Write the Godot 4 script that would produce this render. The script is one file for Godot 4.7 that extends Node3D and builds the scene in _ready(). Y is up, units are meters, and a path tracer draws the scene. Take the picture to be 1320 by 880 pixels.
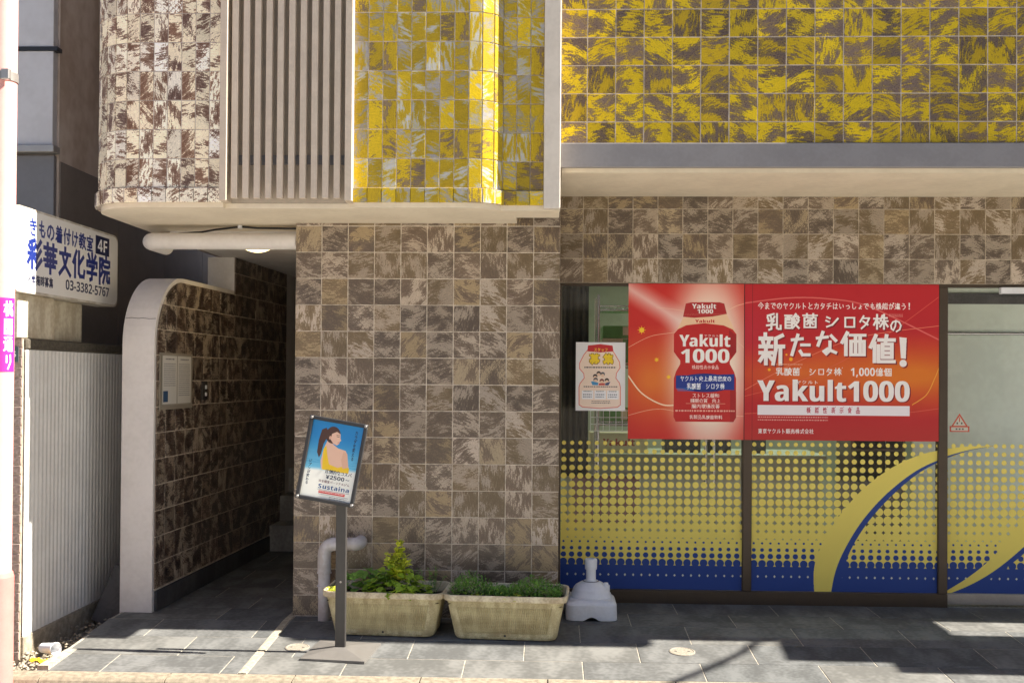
extends Node3D

const TP := 0.151
const SUN_H := 1.0
var rng := RandomNumberGenerator.new()
var cache := {}
var taken := {}
var sans: SystemFont
var heavy: SystemFont
var GL := {}

# ---------------------------------------------------------------- node helpers
func numbered(called: String) -> String:
	if not taken.has(called):
		taken[called] = 0
		return called
	taken[called] += 1
	return "%s_%03d" % [called, taken[called]]

func tag(o: Node3D, label: String, category: String, group := "") -> Node3D:
	o.set_meta("label", label)
	o.set_meta("category", category)
	if group:
		o.set_meta("group", group)
	return o

func thing(called: String, label: String, category: String, at := Vector3.ZERO, turn := 0.0, group := "") -> Node3D:
	var o := Node3D.new()
	o.name = numbered(called)
	add_child(o)
	o.position = at
	o.rotation.y = turn
	return tag(o, label, category, group)

func structure(called: String) -> Node3D:
	var o := Node3D.new()
	o.name = numbered(called)
	add_child(o)
	o.set_meta("kind", "structure")
	return o

func obj(called: String, mesh: Mesh, m: Material, parent: Node = null, at := Vector3.ZERO, basis := Basis.IDENTITY) -> MeshInstance3D:
	var o := MeshInstance3D.new()
	o.name = called if parent else numbered(called)
	o.mesh = mesh
	o.material_override = m
	o.transform = Transform3D(basis, at)
	if parent:
		parent.add_child(o, true)
	else:
		add_child(o)
	return o

# ---------------------------------------------------------------- mesh helpers
func begin() -> SurfaceTool:
	var st := SurfaceTool.new()
	st.begin(Mesh.PRIMITIVE_TRIANGLES)
	return st

func done(st: SurfaceTool) -> ArrayMesh:
	return st.commit()

func tri(st: SurfaceTool, a: Vector3, b: Vector3, c: Vector3, hint: Vector3, flat := true, na := Vector3.ZERO, nb := Vector3.ZERO, nc := Vector3.ZERO, ua := Vector2.ZERO, ub := Vector2.ZERO, uc := Vector2.ZERO) -> void:
	var n := (a - c).cross(a - b)
	if n.length() < 1e-12:
		return
	n = n.normalized()
	if n.dot(hint) < 0.0:
		n = -n
		var t := b; b = c; c = t
		t = nb; nb = nc; nc = t
		var w := ub; ub = uc; uc = w
	st.set_normal(n if flat else na); st.set_uv(ua); st.add_vertex(a)
	st.set_normal(n if flat else nb); st.set_uv(ub); st.add_vertex(b)
	st.set_normal(n if flat else nc); st.set_uv(uc); st.add_vertex(c)

func quad(st: SurfaceTool, a: Vector3, b: Vector3, c: Vector3, d: Vector3, hint: Vector3) -> void:
	tri(st, a, b, c, hint)
	tri(st, a, c, d, hint)

func uvquad(st: SurfaceTool, a: Vector3, b: Vector3, c: Vector3, d: Vector3, hint: Vector3, r := Rect2(0, 0, 1, 1)) -> void:
	# a = lower left, b = lower right, c = upper right, d = upper left of the picture
	var ll := Vector2(r.position.x, r.end.y)
	var lr := r.end
	var ur := Vector2(r.end.x, r.position.y)
	var ul := r.position
	var z := Vector3.ZERO
	tri(st, a, b, c, hint, true, z, z, z, ll, lr, ur)
	tri(st, a, c, d, hint, true, z, z, z, ll, ur, ul)

func box(st: SurfaceTool, lo: Vector3, hi: Vector3) -> void:
	var p := func(i): return Vector3(hi.x if i & 1 else lo.x, hi.y if i & 2 else lo.y, hi.z if i & 4 else lo.z)
	quad(st, p.call(0), p.call(2), p.call(6), p.call(4), Vector3.LEFT)
	quad(st, p.call(1), p.call(3), p.call(7), p.call(5), Vector3.RIGHT)
	quad(st, p.call(0), p.call(1), p.call(5), p.call(4), Vector3.DOWN)
	quad(st, p.call(2), p.call(3), p.call(7), p.call(6), Vector3.UP)
	quad(st, p.call(0), p.call(1), p.call(3), p.call(2), Vector3.FORWARD)
	quad(st, p.call(4), p.call(5), p.call(7), p.call(6), Vector3.BACK)

func boxm(lo: Vector3, hi: Vector3) -> ArrayMesh:
	var st := begin()
	box(st, lo, hi)
	return done(st)

func cbox(st: SurfaceTool, lo: Vector3, hi: Vector3, b: float) -> void:
	var c := (lo + hi) / 2.0
	var h := (hi - lo) / 2.0
	var p := func(s: Vector3, axis: int) -> Vector3:
		var r := h - Vector3.ONE * b
		r[axis] = h[axis]
		return c + s * r
	for a in 3:
		var u := (a + 1) % 3
		var w := (a + 2) % 3
		for s in [-1.0, 1.0]:
			var q := []
			for k in [[-1, -1], [1, -1], [1, 1], [-1, 1]]:
				var sg := Vector3.ZERO
				sg[a] = s; sg[u] = k[0]; sg[w] = k[1]
				q.append(p.call(sg, a))
			var n := Vector3.ZERO
			n[a] = s
			quad(st, q[0], q[1], q[2], q[3], n)
		for s in [-1.0, 1.0]:
			for t in [-1.0, 1.0]:
				var s1 := Vector3.ZERO
				s1[a] = s; s1[u] = t; s1[w] = -1
				var s2 := s1
				s2[w] = 1
				var n2 := Vector3.ZERO
				n2[a] = s; n2[u] = t
				quad(st, p.call(s1, a), p.call(s2, a), p.call(s2, u), p.call(s1, u), n2)
	for i in 8:
		var s3 := Vector3(1 if i & 1 else -1, 1 if i & 2 else -1, 1 if i & 4 else -1)
		tri(st, p.call(s3, 0), p.call(s3, 1), p.call(s3, 2), s3)

func cboxm(lo: Vector3, hi: Vector3, b := 0.004) -> ArrayMesh:
	var st := begin()
	cbox(st, lo, hi, b)
	return done(st)

func bar(lo_to: Array, b := 0.003) -> ArrayMesh:
	return cboxm(Vector3(lo_to[0], lo_to[2], lo_to[4]), Vector3(lo_to[1], lo_to[3], lo_to[5]), b)

func lathe(st: SurfaceTool, prof: Array, seg := 28, at := Vector3.ZERO, sq := 0.0) -> void:
	# prof: Vector2(radius, height), from the bottom up
	for i in prof.size() - 1:
		var p: Vector2 = prof[i]
		var q: Vector2 = prof[i + 1]
		var n2 := Vector2(q.y - p.y, p.x - q.x).normalized()
		for k in seg:
			var a0 := TAU * k / seg
			var a1 := TAU * (k + 1) / seg
			var d0 := Vector3(cos(a0), 0, sin(a0))
			var d1 := Vector3(cos(a1), 0, sin(a1))
			var n0 := d0 * n2.x + Vector3.UP * n2.y
			var n1 := d1 * n2.x + Vector3.UP * n2.y
			var A := at + d0 * p.x + Vector3.UP * p.y
			var B := at + d1 * p.x + Vector3.UP * p.y
			var C := at + d1 * q.x + Vector3.UP * q.y
			var E := at + d0 * q.x + Vector3.UP * q.y
			tri(st, A, B, C, n0 + n1, false, n0, n1, n1)
			tri(st, A, C, E, n0 + n1, false, n0, n1, n0)

func tube(st: SurfaceTool, pts: Array, r0: float, r1: float = -1.0, seg := 10, caps := true) -> void:
	if r1 < 0.0:
		r1 = r0
	var n := pts.size()
	var rings := []
	var norms := []
	var up := Vector3.UP
	for i in n:
		var t: Vector3 = (pts[mini(i + 1, n - 1)] - pts[maxi(i - 1, 0)]).normalized()
		if absf(t.dot(up)) > 0.95:
			up = Vector3.RIGHT if absf(t.x) < 0.9 else Vector3.BACK
		var s := t.cross(up).normalized()
		var u := s.cross(t).normalized()
		up = u
		var r := lerpf(r0, r1, float(i) / maxf(1.0, n - 1))
		var ring := []
		var nn := []
		for k in seg:
			var a := TAU * k / seg
			var d := s * cos(a) + u * sin(a)
			nn.append(d)
			ring.append(pts[i] + d * r)
		rings.append(ring)
		norms.append(nn)
	for i in n - 1:
		for k in seg:
			var l := (k + 1) % seg
			var hint: Vector3 = norms[i][k] + norms[i][l]
			tri(st, rings[i][k], rings[i][l], rings[i + 1][l], hint, false, norms[i][k], norms[i][l], norms[i + 1][l])
			tri(st, rings[i][k], rings[i + 1][l], rings[i + 1][k], hint, false, norms[i][k], norms[i + 1][l], norms[i + 1][k])
	if caps:
		for e in [0, n - 1]:
			var o: Vector3 = (pts[0] - pts[1]) if e == 0 else (pts[n - 1] - pts[n - 2])
			for k in seg:
				tri(st, pts[e], rings[e][k], rings[e][(k + 1) % seg], o)

func tubem(pts: Array, r0: float, r1 := -1.0, seg := 10) -> ArrayMesh:
	var st := begin()
	tube(st, pts, r0, r1, seg)
	return done(st)

func prism(st: SurfaceTool, poly: PackedVector2Array, y0: float, y1: float, sides := true, bottom := true, top := true) -> void:
	# poly holds (x, z); a solid between the heights y0 and y1
	var idx := Geometry2D.triangulate_polygon(poly)
	for i in range(0, idx.size(), 3):
		var v := []
		for k in 3:
			v.append(poly[idx[i + k]])
		if bottom:
			tri(st, Vector3(v[0].x, y0, v[0].y), Vector3(v[1].x, y0, v[1].y), Vector3(v[2].x, y0, v[2].y), Vector3.DOWN)
		if top:
			tri(st, Vector3(v[0].x, y1, v[0].y), Vector3(v[1].x, y1, v[1].y), Vector3(v[2].x, y1, v[2].y), Vector3.UP)
	if not sides:
		return
	for i in poly.size():
		var a := poly[i]
		var b := poly[(i + 1) % poly.size()]
		var d := (b - a).normalized()
		var n := Vector2(d.y, -d.x)
		if Geometry2D.is_point_in_polygon((a + b) / 2.0 + n * 0.0005, poly):
			n = -n
		quad(st, Vector3(a.x, y0, a.y), Vector3(b.x, y0, b.y), Vector3(b.x, y1, b.y), Vector3(a.x, y1, a.y), Vector3(n.x, 0, n.y))

func panel(st: SurfaceTool, poly: PackedVector2Array, z0: float, z1: float) -> void:
	# poly holds (x, y); a plate between z0 and z1
	var idx := Geometry2D.triangulate_polygon(poly)
	for i in range(0, idx.size(), 3):
		for z in [z0, z1]:
			tri(st, Vector3(poly[idx[i]].x, poly[idx[i]].y, z), Vector3(poly[idx[i + 1]].x, poly[idx[i + 1]].y, z), Vector3(poly[idx[i + 2]].x, poly[idx[i + 2]].y, z), Vector3.BACK if z == z1 else Vector3.FORWARD)
	var cen := Vector2.ZERO
	for p in poly:
		cen += p / poly.size()
	for i in poly.size():
		var a := poly[i]
		var b := poly[(i + 1) % poly.size()]
		var m := (a + b) / 2.0 - cen
		var nn := Vector2(b.y - a.y, a.x - b.x)
		if nn.dot(m) < 0.0:
			nn = -nn
		quad(st, Vector3(a.x, a.y, z0), Vector3(b.x, b.y, z0), Vector3(b.x, b.y, z1), Vector3(a.x, a.y, z1), Vector3(nn.x, nn.y, 0))

func round_rect(w: float, h: float, r: float, seg := 6) -> PackedVector2Array:
	var out := PackedVector2Array()
	for c in [[1, 1, 0.0], [-1, 1, PI / 2], [-1, -1, PI], [1, -1, PI * 1.5]]:
		for k in seg + 1:
			var a: float = c[2] + PI / 2 * k / seg
			out.append(Vector2(c[0] * (w / 2 - r) + cos(a) * r, c[1] * (h / 2 - r) + sin(a) * r))
	return out

# ---------------------------------------------------------------- materials
func rgb(r: int, g: int, b: int) -> Color:
	return Color8(r, g, b)

var tex := {}

func mottle(key: String, seed_: int, f1: float, f2: float, lo: float, hi: float, stretch := 1, warm := 0.0) -> ImageTexture:
	# a seamless grey texture of coarse patches and fine grain
	if tex.has(key):
		return tex[key]
	var n := FastNoiseLite.new()
	n.noise_type = FastNoiseLite.TYPE_SIMPLEX_SMOOTH
	n.seed = seed_
	n.frequency = f1
	n.fractal_octaves = 4
	var a := n.get_seamless_image(256, 256)
	n.seed = seed_ + 5
	n.frequency = f2
	var b := n.get_seamless_image(256, 256)
	if stretch > 1:
		a.resize(256, 256 * stretch, Image.INTERPOLATE_CUBIC)
	var im := Image.create(256, 256, false, Image.FORMAT_RGB8)
	for y in 256:
		for x in 256:
			var v := a.get_pixel(x, y).r * 0.62 + b.get_pixel(x, y).r * 0.38
			v = lerpf(lo, hi, smoothstep(0.22, 0.78, v))
			im.set_pixel(x, y, Color(v, v * (1.0 - warm * (1.0 - v)), v * (1.0 - 2.0 * warm * (1.0 - v))))
	tex[key] = ImageTexture.create_from_image(im)
	return tex[key]

func mat(c: Color, rough := 0.6, t: Texture2D = null, scale := 1.0, bump := 0.0, metal := 0.0, spec := 0.5) -> StandardMaterial3D:
	var m := StandardMaterial3D.new()
	m.albedo_color = c
	m.roughness = rough
	m.metallic = metal
	m.metallic_specular = spec
	if t:
		m.albedo_texture = t
		m.uv1_triplanar = true
		m.uv1_world_triplanar = true
		m.uv1_scale = Vector3.ONE / scale
		if bump > 0.0:
			m.heightmap_enabled = true
			m.heightmap_texture = t
			m.heightmap_scale = bump
	return m

func printed(im: Image, rough := 0.5) -> StandardMaterial3D:
	var m := StandardMaterial3D.new()
	m.albedo_texture = ImageTexture.create_from_image(im)
	m.roughness = rough
	m.texture_repeat = false
	return m

# ---------------------------------------------------------------- print: filled shapes and lettering on an Image
func fill(im: Image, pts: PackedVector2Array, c: Color) -> void:
	var lo := pts[0].y
	var hi := pts[0].y
	for p in pts:
		lo = minf(lo, p.y)
		hi = maxf(hi, p.y)
	var n := pts.size()
	for y in range(maxi(0, floori(lo)), mini(im.get_height(), ceili(hi) + 1)):
		var yc := y + 0.5
		var xs := []
		for i in n:
			var a := pts[i]
			var b := pts[(i + 1) % n]
			if (a.y <= yc) != (b.y <= yc):
				xs.append(a.x + (yc - a.y) / (b.y - a.y) * (b.x - a.x))
		xs.sort()
		for i in range(0, xs.size() - 1, 2):
			var x0 := maxi(0, ceili(xs[i] - 0.5))
			var x1 := mini(im.get_width(), ceili(xs[i + 1] - 0.5))
			if x1 > x0:
				im.fill_rect(Rect2i(x0, y, x1 - x0, 1), c)

func line(im: Image, a: Vector2, b: Vector2, w: float, c: Color, ext := 0.5) -> void:
	var d := (b - a).normalized()
	if a == b:
		d = Vector2.RIGHT
	var s := d.orthogonal() * w / 2.0
	a -= d * w * ext
	b += d * w * ext
	fill(im, PackedVector2Array([a + s, b + s, b - s, a - s]), c)

func disc(im: Image, at: Vector2, rx: float, ry: float, c: Color, seg := 20) -> void:
	var p := PackedVector2Array()
	for k in seg:
		p.append(at + Vector2(cos(TAU * k / seg) * rx, sin(TAU * k / seg) * ry))
	fill(im, p, c)

func curve(pts: Array, n := 24) -> PackedVector2Array:
	# a smooth line through the points
	var c := Curve2D.new()
	for i in pts.size():
		var t: Vector2 = (pts[mini(i + 1, pts.size() - 1)] - pts[maxi(i - 1, 0)]) / 6.0
		c.add_point(pts[i], -t, t)
	var out := PackedVector2Array()
	for k in n + 1:
		out.append(c.sample_baked(c.get_baked_length() * k / n, true))
	return out

func stroke(im: Image, pts: PackedVector2Array, w: float, c: Color) -> void:
	for i in pts.size() - 1:
		line(im, pts[i], pts[i + 1], w, c, 0.15)

func glyph_strokes(ch: String) -> Array:
	var out := []
	for s in GL[ch].split("|"):
		var p := PackedVector2Array()
		for v in s.split(" "):
			var xy: PackedStringArray = v.split(",")
			p.append(Vector2(float(xy[0]), float(xy[1])) / 20.0)
		out.append(p)
	return out

func latin(ch: String, f: SystemFont) -> Array:
	var key := ch + f.font_names[0] + str(f.font_weight)
	if not cache.has(key):
		var t := TextMesh.new()
		t.font = f
		t.text = ch
		t.font_size = 64
		t.pixel_size = 1.0 / 64.0
		t.depth = 0.0
		t.horizontal_alignment = HORIZONTAL_ALIGNMENT_LEFT
		t.vertical_alignment = VERTICAL_ALIGNMENT_BOTTOM
		var adv := f.get_string_size(ch, HORIZONTAL_ALIGNMENT_LEFT, -1, 64).x / 64.0
		var v := PackedVector3Array()
		if ch != " ":
			var arr := t.get_mesh_arrays()
			if arr[Mesh.ARRAY_INDEX] != null and arr[Mesh.ARRAY_INDEX].size():
				for i in arr[Mesh.ARRAY_INDEX]:
					v.append(arr[Mesh.ARRAY_VERTEX][i])
			else:
				v = arr[Mesh.ARRAY_VERTEX]
		cache[key] = [v, adv]
	return cache[key]

func has_latin(ch: String) -> bool:
	return not GL.has(ch)

func write(im: Image, text: String, r: Rect2, c: Color, weight := 0.11, f: SystemFont = null, skew := 0.0, vertical := false) -> void:
	# fits one line of lettering into the rectangle r; weight is the stroke's width in ems
	if f == null:
		f = sans
	if vertical:
		var hh := r.size.y / text.length()
		for i in text.length():
			write(im, text[i], Rect2(r.position.x, r.position.y + hh * i, r.size.x, hh * 0.92), c, weight, f)
		return
	var low := 1e9
	var high := -1e9
	var total := 0.0
	for ch in text:
		if GL.has(ch):
			total += 1.08
		else:
			var L := latin(ch, f)
			total += L[1] * 1.3
			for v in L[0]:
				low = minf(low, v.y)
				high = maxf(high, v.y)
	var base_low := 1e9
	for ch in "1":
		for v in latin(ch, f)[0]:
			base_low = minf(base_low, v.y)
	var cap := 0.0
	for v in latin("1", f)[0]:
		cap = maxf(cap, v.y - base_low)
	var sx := r.size.x / total
	var sy := r.size.y
	var x := r.position.x
	for ch in text:
		if GL.has(ch):
			for p in glyph_strokes(ch):
				for i in p.size() - 1:
					var a: Vector2 = p[i]
					var b: Vector2 = p[i + 1]
					var A := Vector2(x + (0.04 + a.x) * sx, r.position.y + a.y * sy)
					var B := Vector2(x + (0.04 + b.x) * sx, r.position.y + b.y * sy)
					A.x += skew * (r.end.y - A.y)
					B.x += skew * (r.end.y - B.y)
					# upright strokes a little heavier than level ones
					var k := absf((B - A).normalized().y)
					line(im, A, B, maxf(1.0, lerpf(weight * sy * 0.85, weight * minf(sx, sy * 1.2), k)), c, 0.4)
			x += sx * 1.08
		else:
			var L := latin(ch, f)
			var v: PackedVector3Array = L[0]
			for i in range(0, v.size(), 3):
				var q := PackedVector2Array()
				for k in 3:
					q.append(Vector2(x + v[i + k].x * sx * 1.3, r.end.y - (v[i + k].y - base_low) / cap * sy))
				fill(im, q, c)
				if f == heavy:
					for o in [Vector2(0.022, 0), Vector2(-0.022, 0)]:
						fill(im, PackedVector2Array([q[0] + o * sy, q[1] + o * sy, q[2] + o * sy]), c)
			x += sx * L[1] * 1.3

func greek(im: Image, r: Rect2, c: Color, rows := 1) -> void:
	# print too small to read
	for k in rows:
		var y := r.position.y + r.size.y * (k + 0.3) / rows
		var x := r.position.x
		while x < r.end.x:
			var w := rng.randf_range(0.3, 0.8) * r.size.y / rows
			line(im, Vector2(x, y), Vector2(minf(x + w, r.end.x), y), r.size.y / rows * 0.4, c, 0.0)
			if rng.randf() < 0.6:
				line(im, Vector2(x + w * 0.4, y - r.size.y / rows * 0.25), Vector2(x + w * 0.4, y + r.size.y / rows * 0.3), r.size.y / rows * 0.16, c, 0.0)
			x += w + r.size.y / rows * 0.22

# ---------------------------------------------------------------- the strokes of the Japanese lettering, on a grid of 20 by 20
func glyph_table() -> void:
	GL = {
		" ": "0,0 0,0",
		"き": "3,5 16,4|3,9 17,8|8,1 14,13|14,13 9,12|5,13 5,16 8,19 15,19",
		"も": "9,1 8,14 10,18 15,18 17,13|4,6 14,6|4,11 14,11",
		"の": "10,3 9,11 6,17 3,15 2,10 5,5 10,3 15,5 18,10 16,16 11,19",
		"け": "4,2 3,10 4,18 6,14|8,7 18,7|14,2 14,12 10,19",
		"ま": "4,5 16,5|4,10 16,10|10,1 10,16 7,19 4,17 7,14 12,15 17,19",
		"で": "2,4 16,3 10,7 7,12 10,17 15,18|14,8 16,10|17,6 19,8",
		"と": "6,1 8,9|16,6 6,12 4,15 7,18 17,18",
		"は": "4,2 3,10 4,18 6,15|8,7 18,7|14,2 14,16 11,18 9,16 11,14 18,18",
		"い": "4,4 4,12 7,17 9,14|15,6 17,13",
		"っ": "5,10 13,8 17,12 15,16 9,18",
		"し": "6,2 6,15 9,18 14,17 17,12",
		"ょ": "11,7 11,16 8,18 6,16 9,14 15,18|11,11 16,11",
		"が": "2,7 13,6 13,14 10,18 8,16|8,2 4,18|15,6 17,13|16,1 17,4|18,0 19,3",
		"う": "7,2 13,4|4,9 12,7 16,10 14,15 8,19",
		"た": "3,6 12,5|8,2 3,18|11,10 18,10|10,15 12,18 18,18",
		"な": "2,6 11,5|7,1 3,12|14,4 18,8|13,9 13,16 10,19 8,17 11,15 18,18",
		"を": "4,5 16,4|9,1 4,11 9,9 11,14|17,9 8,13 7,17 10,19 16,19",
		"え": "7,1 12,3|4,8 14,7 4,18 9,13 12,18 18,18",
		"る": "5,3 15,3 5,11 11,8 17,12 14,18 8,18 9,15 13,18",
		"り": "6,3 6,11|14,2 15,10 9,19",
		"わ": "7,1 7,19|3,6 9,6 3,15 11,8 17,11 16,15 11,18",
		"ヤ": "2,7 17,5 13,11|6,2 11,19",
		"ク": "8,2 3,10|7,5 16,5 13,13 5,19",
		"ル": "6,4 6,12 2,18|12,3 12,17 18,11",
		"ト": "7,2 7,19|7,8 15,13",
		"カ": "3,6 16,6 15,17 11,18|9,2 8,10 3,18",
		"タ": "8,2 3,10|7,5 16,5 12,13 5,19|7,9 14,14",
		"チ": "15,2 4,5|2,10 18,10|10,4 10,12 5,19",
		"シ": "3,4 7,6|2,9 6,11|3,18 10,15 17,6",
		"ロ": "4,4 16,4 16,17 4,17 4,4",
		"ス": "4,4 15,4 10,12 3,18|11,11 17,18",
		"レ": "6,2 6,17 17,10",
		"ッ": "4,9 6,13|9,8 11,12|16,8 14,14 8,18",
		"フ": "3,4 16,4 14,12 6,19",
		"コ": "4,5 16,5 16,17|4,17 16,17",
		"パ": "7,6 2,17|12,6 18,17|16,2 18,2 18,4 16,4 16,2",
		"ー": "2,10 18,10",
		"ソ": "4,4 7,9|16,3 14,12 6,19",
		"ナ": "2,7 18,7|10,2 10,10 5,19",
		"ジ": "3,5 7,7|2,10 6,12|3,18 10,15 16,8|14,2 16,4|17,1 19,3",
		"ム": "9,2 4,16 16,15|12,10 18,18",
		"ラ": "5,3 15,3|3,8 17,8 14,14 7,19",
		"ダ": "8,2 3,10|7,5 14,5 12,13 5,19|7,9 14,14|15,1 17,4|18,0 20,3",
		"ブ": "3,5 15,5 13,12 6,19|15,1 17,4|18,0 20,3",
		"ン": "3,4 8,7|3,18 11,15 17,6",
		"〜": "3,11 6,9 10,11 14,12 17,9",
		"着": "6,1 8,3|14,1 12,3|3,4 17,4|4,7 16,7|2,10 18,10|10,4 10,10|9,10 2,17|6,12 16,12 16,19 6,19 6,12|6,14.5 16,14.5|6,17 16,17",
		"付": "6,1 2,9|4,7 4,19|8,7 19,7|15,1 15,17 12,19|10,10 12,14",
		"教": "1,4 10,4|5,1 5,8|1,8 11,8|10,2 1,12|3,11 9,11 6,13|6,13 6,18 3,18|1,15 10,14|13,1 11,8|12,5 19,5|17,5 15,13 10,19|12,8 15,15 19,19",
		"室": "10,1 10,3|2,7 2,4 18,4 18,7|5,8 15,8|9,8 6,12 14,11|12,9 16,13|10,12 10,19|4,15 16,15|2,19 18,19",
		"彩": "10,1 3,3|2,5 4,7|6,4 7,7|11,4 9,7|1,10 12,10|6.5,8 6.5,19|6,10 1,16|7,10 12,15|18,1 13,6|18,7 13,12|19,13 12,19",
		"華": "1,4 19,4|6,1 6,6|14,1 14,6|3,8 17,8|1,12 19,12|6,9 6,15|14,9 14,15|10,7 10,20|3,15.5 17,15.5",
		"文": "10,1 10,4|2,5 18,5|14,5 10,13 2,19|6,5 10,13 18,19",
		"化": "6,1 1,9|4,7 4,19|17,4 10,10|10,1 10,16 12,18 18,18 19,14",
		"学": "4,1 6,4|10,0 10.5,4|16,1 14,4|2,9 2,6 18,6 18,9|5,9 14,9 10,12|10,12 10,18 7,19|2,14 18,14",
		"院": "2,2 2,20|2,2 7,2 5,7 7,11 4,14|13,0 13,3|8,6 8,3 19,3 19,6|10,7 17,7|8,11 19,11|12,11 8,19|15,11 15,17 16,18 19,18 19,15",
		"入": "8,2 12,4 10,10 2,19|11,6 18,19",
		"随": "2,2 2,20|2,2 7,2 5,7 7,11 4,13|8,3 9,5|7,9 9,9 9,15|7,17 11,18 19,19|11,4 19,4|14,1 10,9|12,8 18,8 18,16|12,8 12,16|12,11 18,11|12,13.5 18,13.5",
		"時": "2,3 7,3 7,17 2,17 2,3|2,10 7,10|9,4 19,4|14,1 14,8|9,8 19,8|9,12 19,12|16,9 16,18 13,19|11,14 12,16",
		"募": "1,3 19,3|6,1 6,5|14,1 14,5|5,6 15,6 15,11 5,11 5,6|5,8.5 15,8.5|1,13 19,13|8,11 2,17|12,12 18,16|5,15.5 15,15.5 14,19 11,19|10,14 5,20",
		"集": "6,1 2,7|5,4 5,13|12,1 11,4|5,4 18,4|5,7 17,7|5,10 17,10|5,13 18,13|11,4 11,13|1,15.5 19,15.5|10,13 10,20|9,15 2,19|11,15 18,19",
		"桃": "1,6 9,6|5,1 5,19|5,6 1,14|5,8 8,12|12,1 12,10 8,18|15,1 15,17 17,18 19,18 19,14|9,5 11,8|9,13 12,10|19,4 16,8|16,10 19,13",
		"園": "2,2 18,2 18,19 2,19 2,2|6,5 14,5|10,3 10,7|4,7.5 16,7.5|7,9.5 13,9.5 13,12 7,12 7,9.5|10,12 5,17|9,13 9,17|11,13 15,17",
		"通": "2,2 4,4|1,8 4,8 4,14|1,18 5,15 10,18 19,18|7,2 17,2 13,5|8,6 18,6 18,16|8,6 8,16|8,9 18,9|8,12 18,12|13,5 13,16",
		"今": "10,1 1,10|10,1 19,10|7,8 13,8|4,12 15,12 10,19",
		"機": "1,6 8,6|4.5,1 4.5,19|4,6 1,14|5,8 7,11|9,10 19,10|11,2 9,5 12,7|16,2 14,5 17,7|13,1 14,12 19,19|18,12 13,18|11,10 10,15 8,19|10,14 13,14",
		"能": "5,1 2,6 9,5|7,3 9,7|2,9 8,9 8,19|2,9 2,19|2,12 8,12|2,15 8,15|12,1 12,8 18,8 18,5|18,2 12,5|12,11 12,18 18,18 18,15|18,12 12,15",
		"違": "2,2 4,4|1,8 4,8 4,14|1,18 5,15 10,18 19,18|8,3 17,3|11,1 11,6|7,6 18,6|9,8 16,8 16,11 9,11 9,8|7,13 18,13|13,11 13,17|9,13 9,15 18,15",
		"乳": "10,1 2,3|2,5 3,7|6,4 7,7|11,4 9,7|3,9 10,9 7,12|7,12 7,18 4,19|1,14 12,13|14,1 14,17 16,18 19,18 19,14",
		"酸": "1,3 10,3|2,6 10,6 10,19 2,19 2,6|4.5,3 4.5,9|7,3 7,9|2,12 10,12|2,15.5 10,15.5|15,1 12,5 18,4|16,3 19,6|13,7 12,9|16,7 19,9|14,9 11,14|14,11 18,11 11,19|13,13 19,19",
		"菌": "1,3 19,3|6,1 6,5|14,1 14,5|3,6 17,6 17,19 3,19 3,6|13,8 7,9|5,11 15,11|10,9 10,17|10,11 6,15|10,11 14,15",
		"株": "1,6 9,6|5,1 5,19|5,6 1,14|5,8 8,12|12,2 10,7|11,5 18,5|9,9 19,9|14,1 14,19|14,9 9,16|14,9 19,16",
		"新": "5,0 5,3|1,3 10,3|3,4 4,7|8,4 7,7|1,8 10,8|1,12 10,12|5.5,8 5.5,19|5,12 1,17|6,12 10,16|18,1 13,3|13,3 13,10 11,19|13,8 19,8|16.5,8 16.5,19",
		"価": "5,1 1,9|4,6 4,19|7,3 19,3|8,8 18,8 18,19 8,19 8,8|11.5,3 11.5,19|15,3 15,19",
		"値": "5,1 1,9|4,6 4,19|7,4 19,4|13,1 12,7|10,7 17,7 17,16 10,16 10,7|10,10 17,10|10,13 17,13|7,8 7,19 19,19",
		"億": "5,1 1,9|4,6 4,19|13,0 13,3|8,3 18,3|10,4 11,6|16,4 15,6|7,7 19,7|9,9 17,9 17,14 9,14 9,9|9,11.5 17,11.5|8,16 7,19|10,16 11,19 16,19 16,17|13,15 14,17|18,16 19,18",
		"個": "5,1 1,9|4,6 4,19|7,2 19,2 19,19 7,19 7,2|9,7 17,7|13,4 13,11|10,11 16,11 16,16 10,16 10,11",
		"性": "4,1 4,19|1,5 1,10|6,4 7,8|10,2 8,9|9,6 18,6|9,12 18,12|7,18 19,18|13.5,1 13.5,18",
		"表": "3,3 17,3|4,6.5 16,6.5|1,10 19,10|10,1 10,10|9,10 1,16|6,12 6,18 11,16|17,11 13,14|10,10 18,19",
		"示": "4,3 16,3|1,8 19,8|10,8 10,18 7,19|5,11 2,17|15,11 18,16",
		"食": "10,0 1,8|10,0 19,8|10,4 10,6|5,7 15,7 15,13 5,13|5,10 15,10|5,7 5,18 10,16|16,13 11,15|9,13 17,19",
		"品": "6,1 14,1 14,8 6,8 6,1|1,11 8,11 8,19 1,19 1,11|12,11 19,11 19,19 12,19 12,11",
		"東": "2,3 18,3|4,6 16,6 16,13 4,13 4,6|4,9.5 16,9.5|10,1 10,20|9,13 2,19|11,13 18,19",
		"京": "10,1 10,4|2,4 18,4|5,7 15,7 15,12 5,12 5,7|10,12 10,18 7,19|6,14 3,18|14,14 17,18",
		"販": "2,2 8,2 8,14 2,14 2,2|2,6 8,6|2,10 8,10|4,15 1,19|6,15 8,18|11,2 19,2|11,2 11,10 9,19|11,7 18,7 16,13 11,19|13,10 19,19",
		"売": "3,4 17,4|10,1 10,8|5,8 15,8|2,13 2,10.5 18,10.5 18,13|8,13 6,17 2,19|12,13 12,18 18,18 18,16",
		"式": "1,6 19,6|13,1 14,11 19,19|16,2 18,4|3,11 11,11|7,11 7,17|2,18 12,16",
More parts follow.
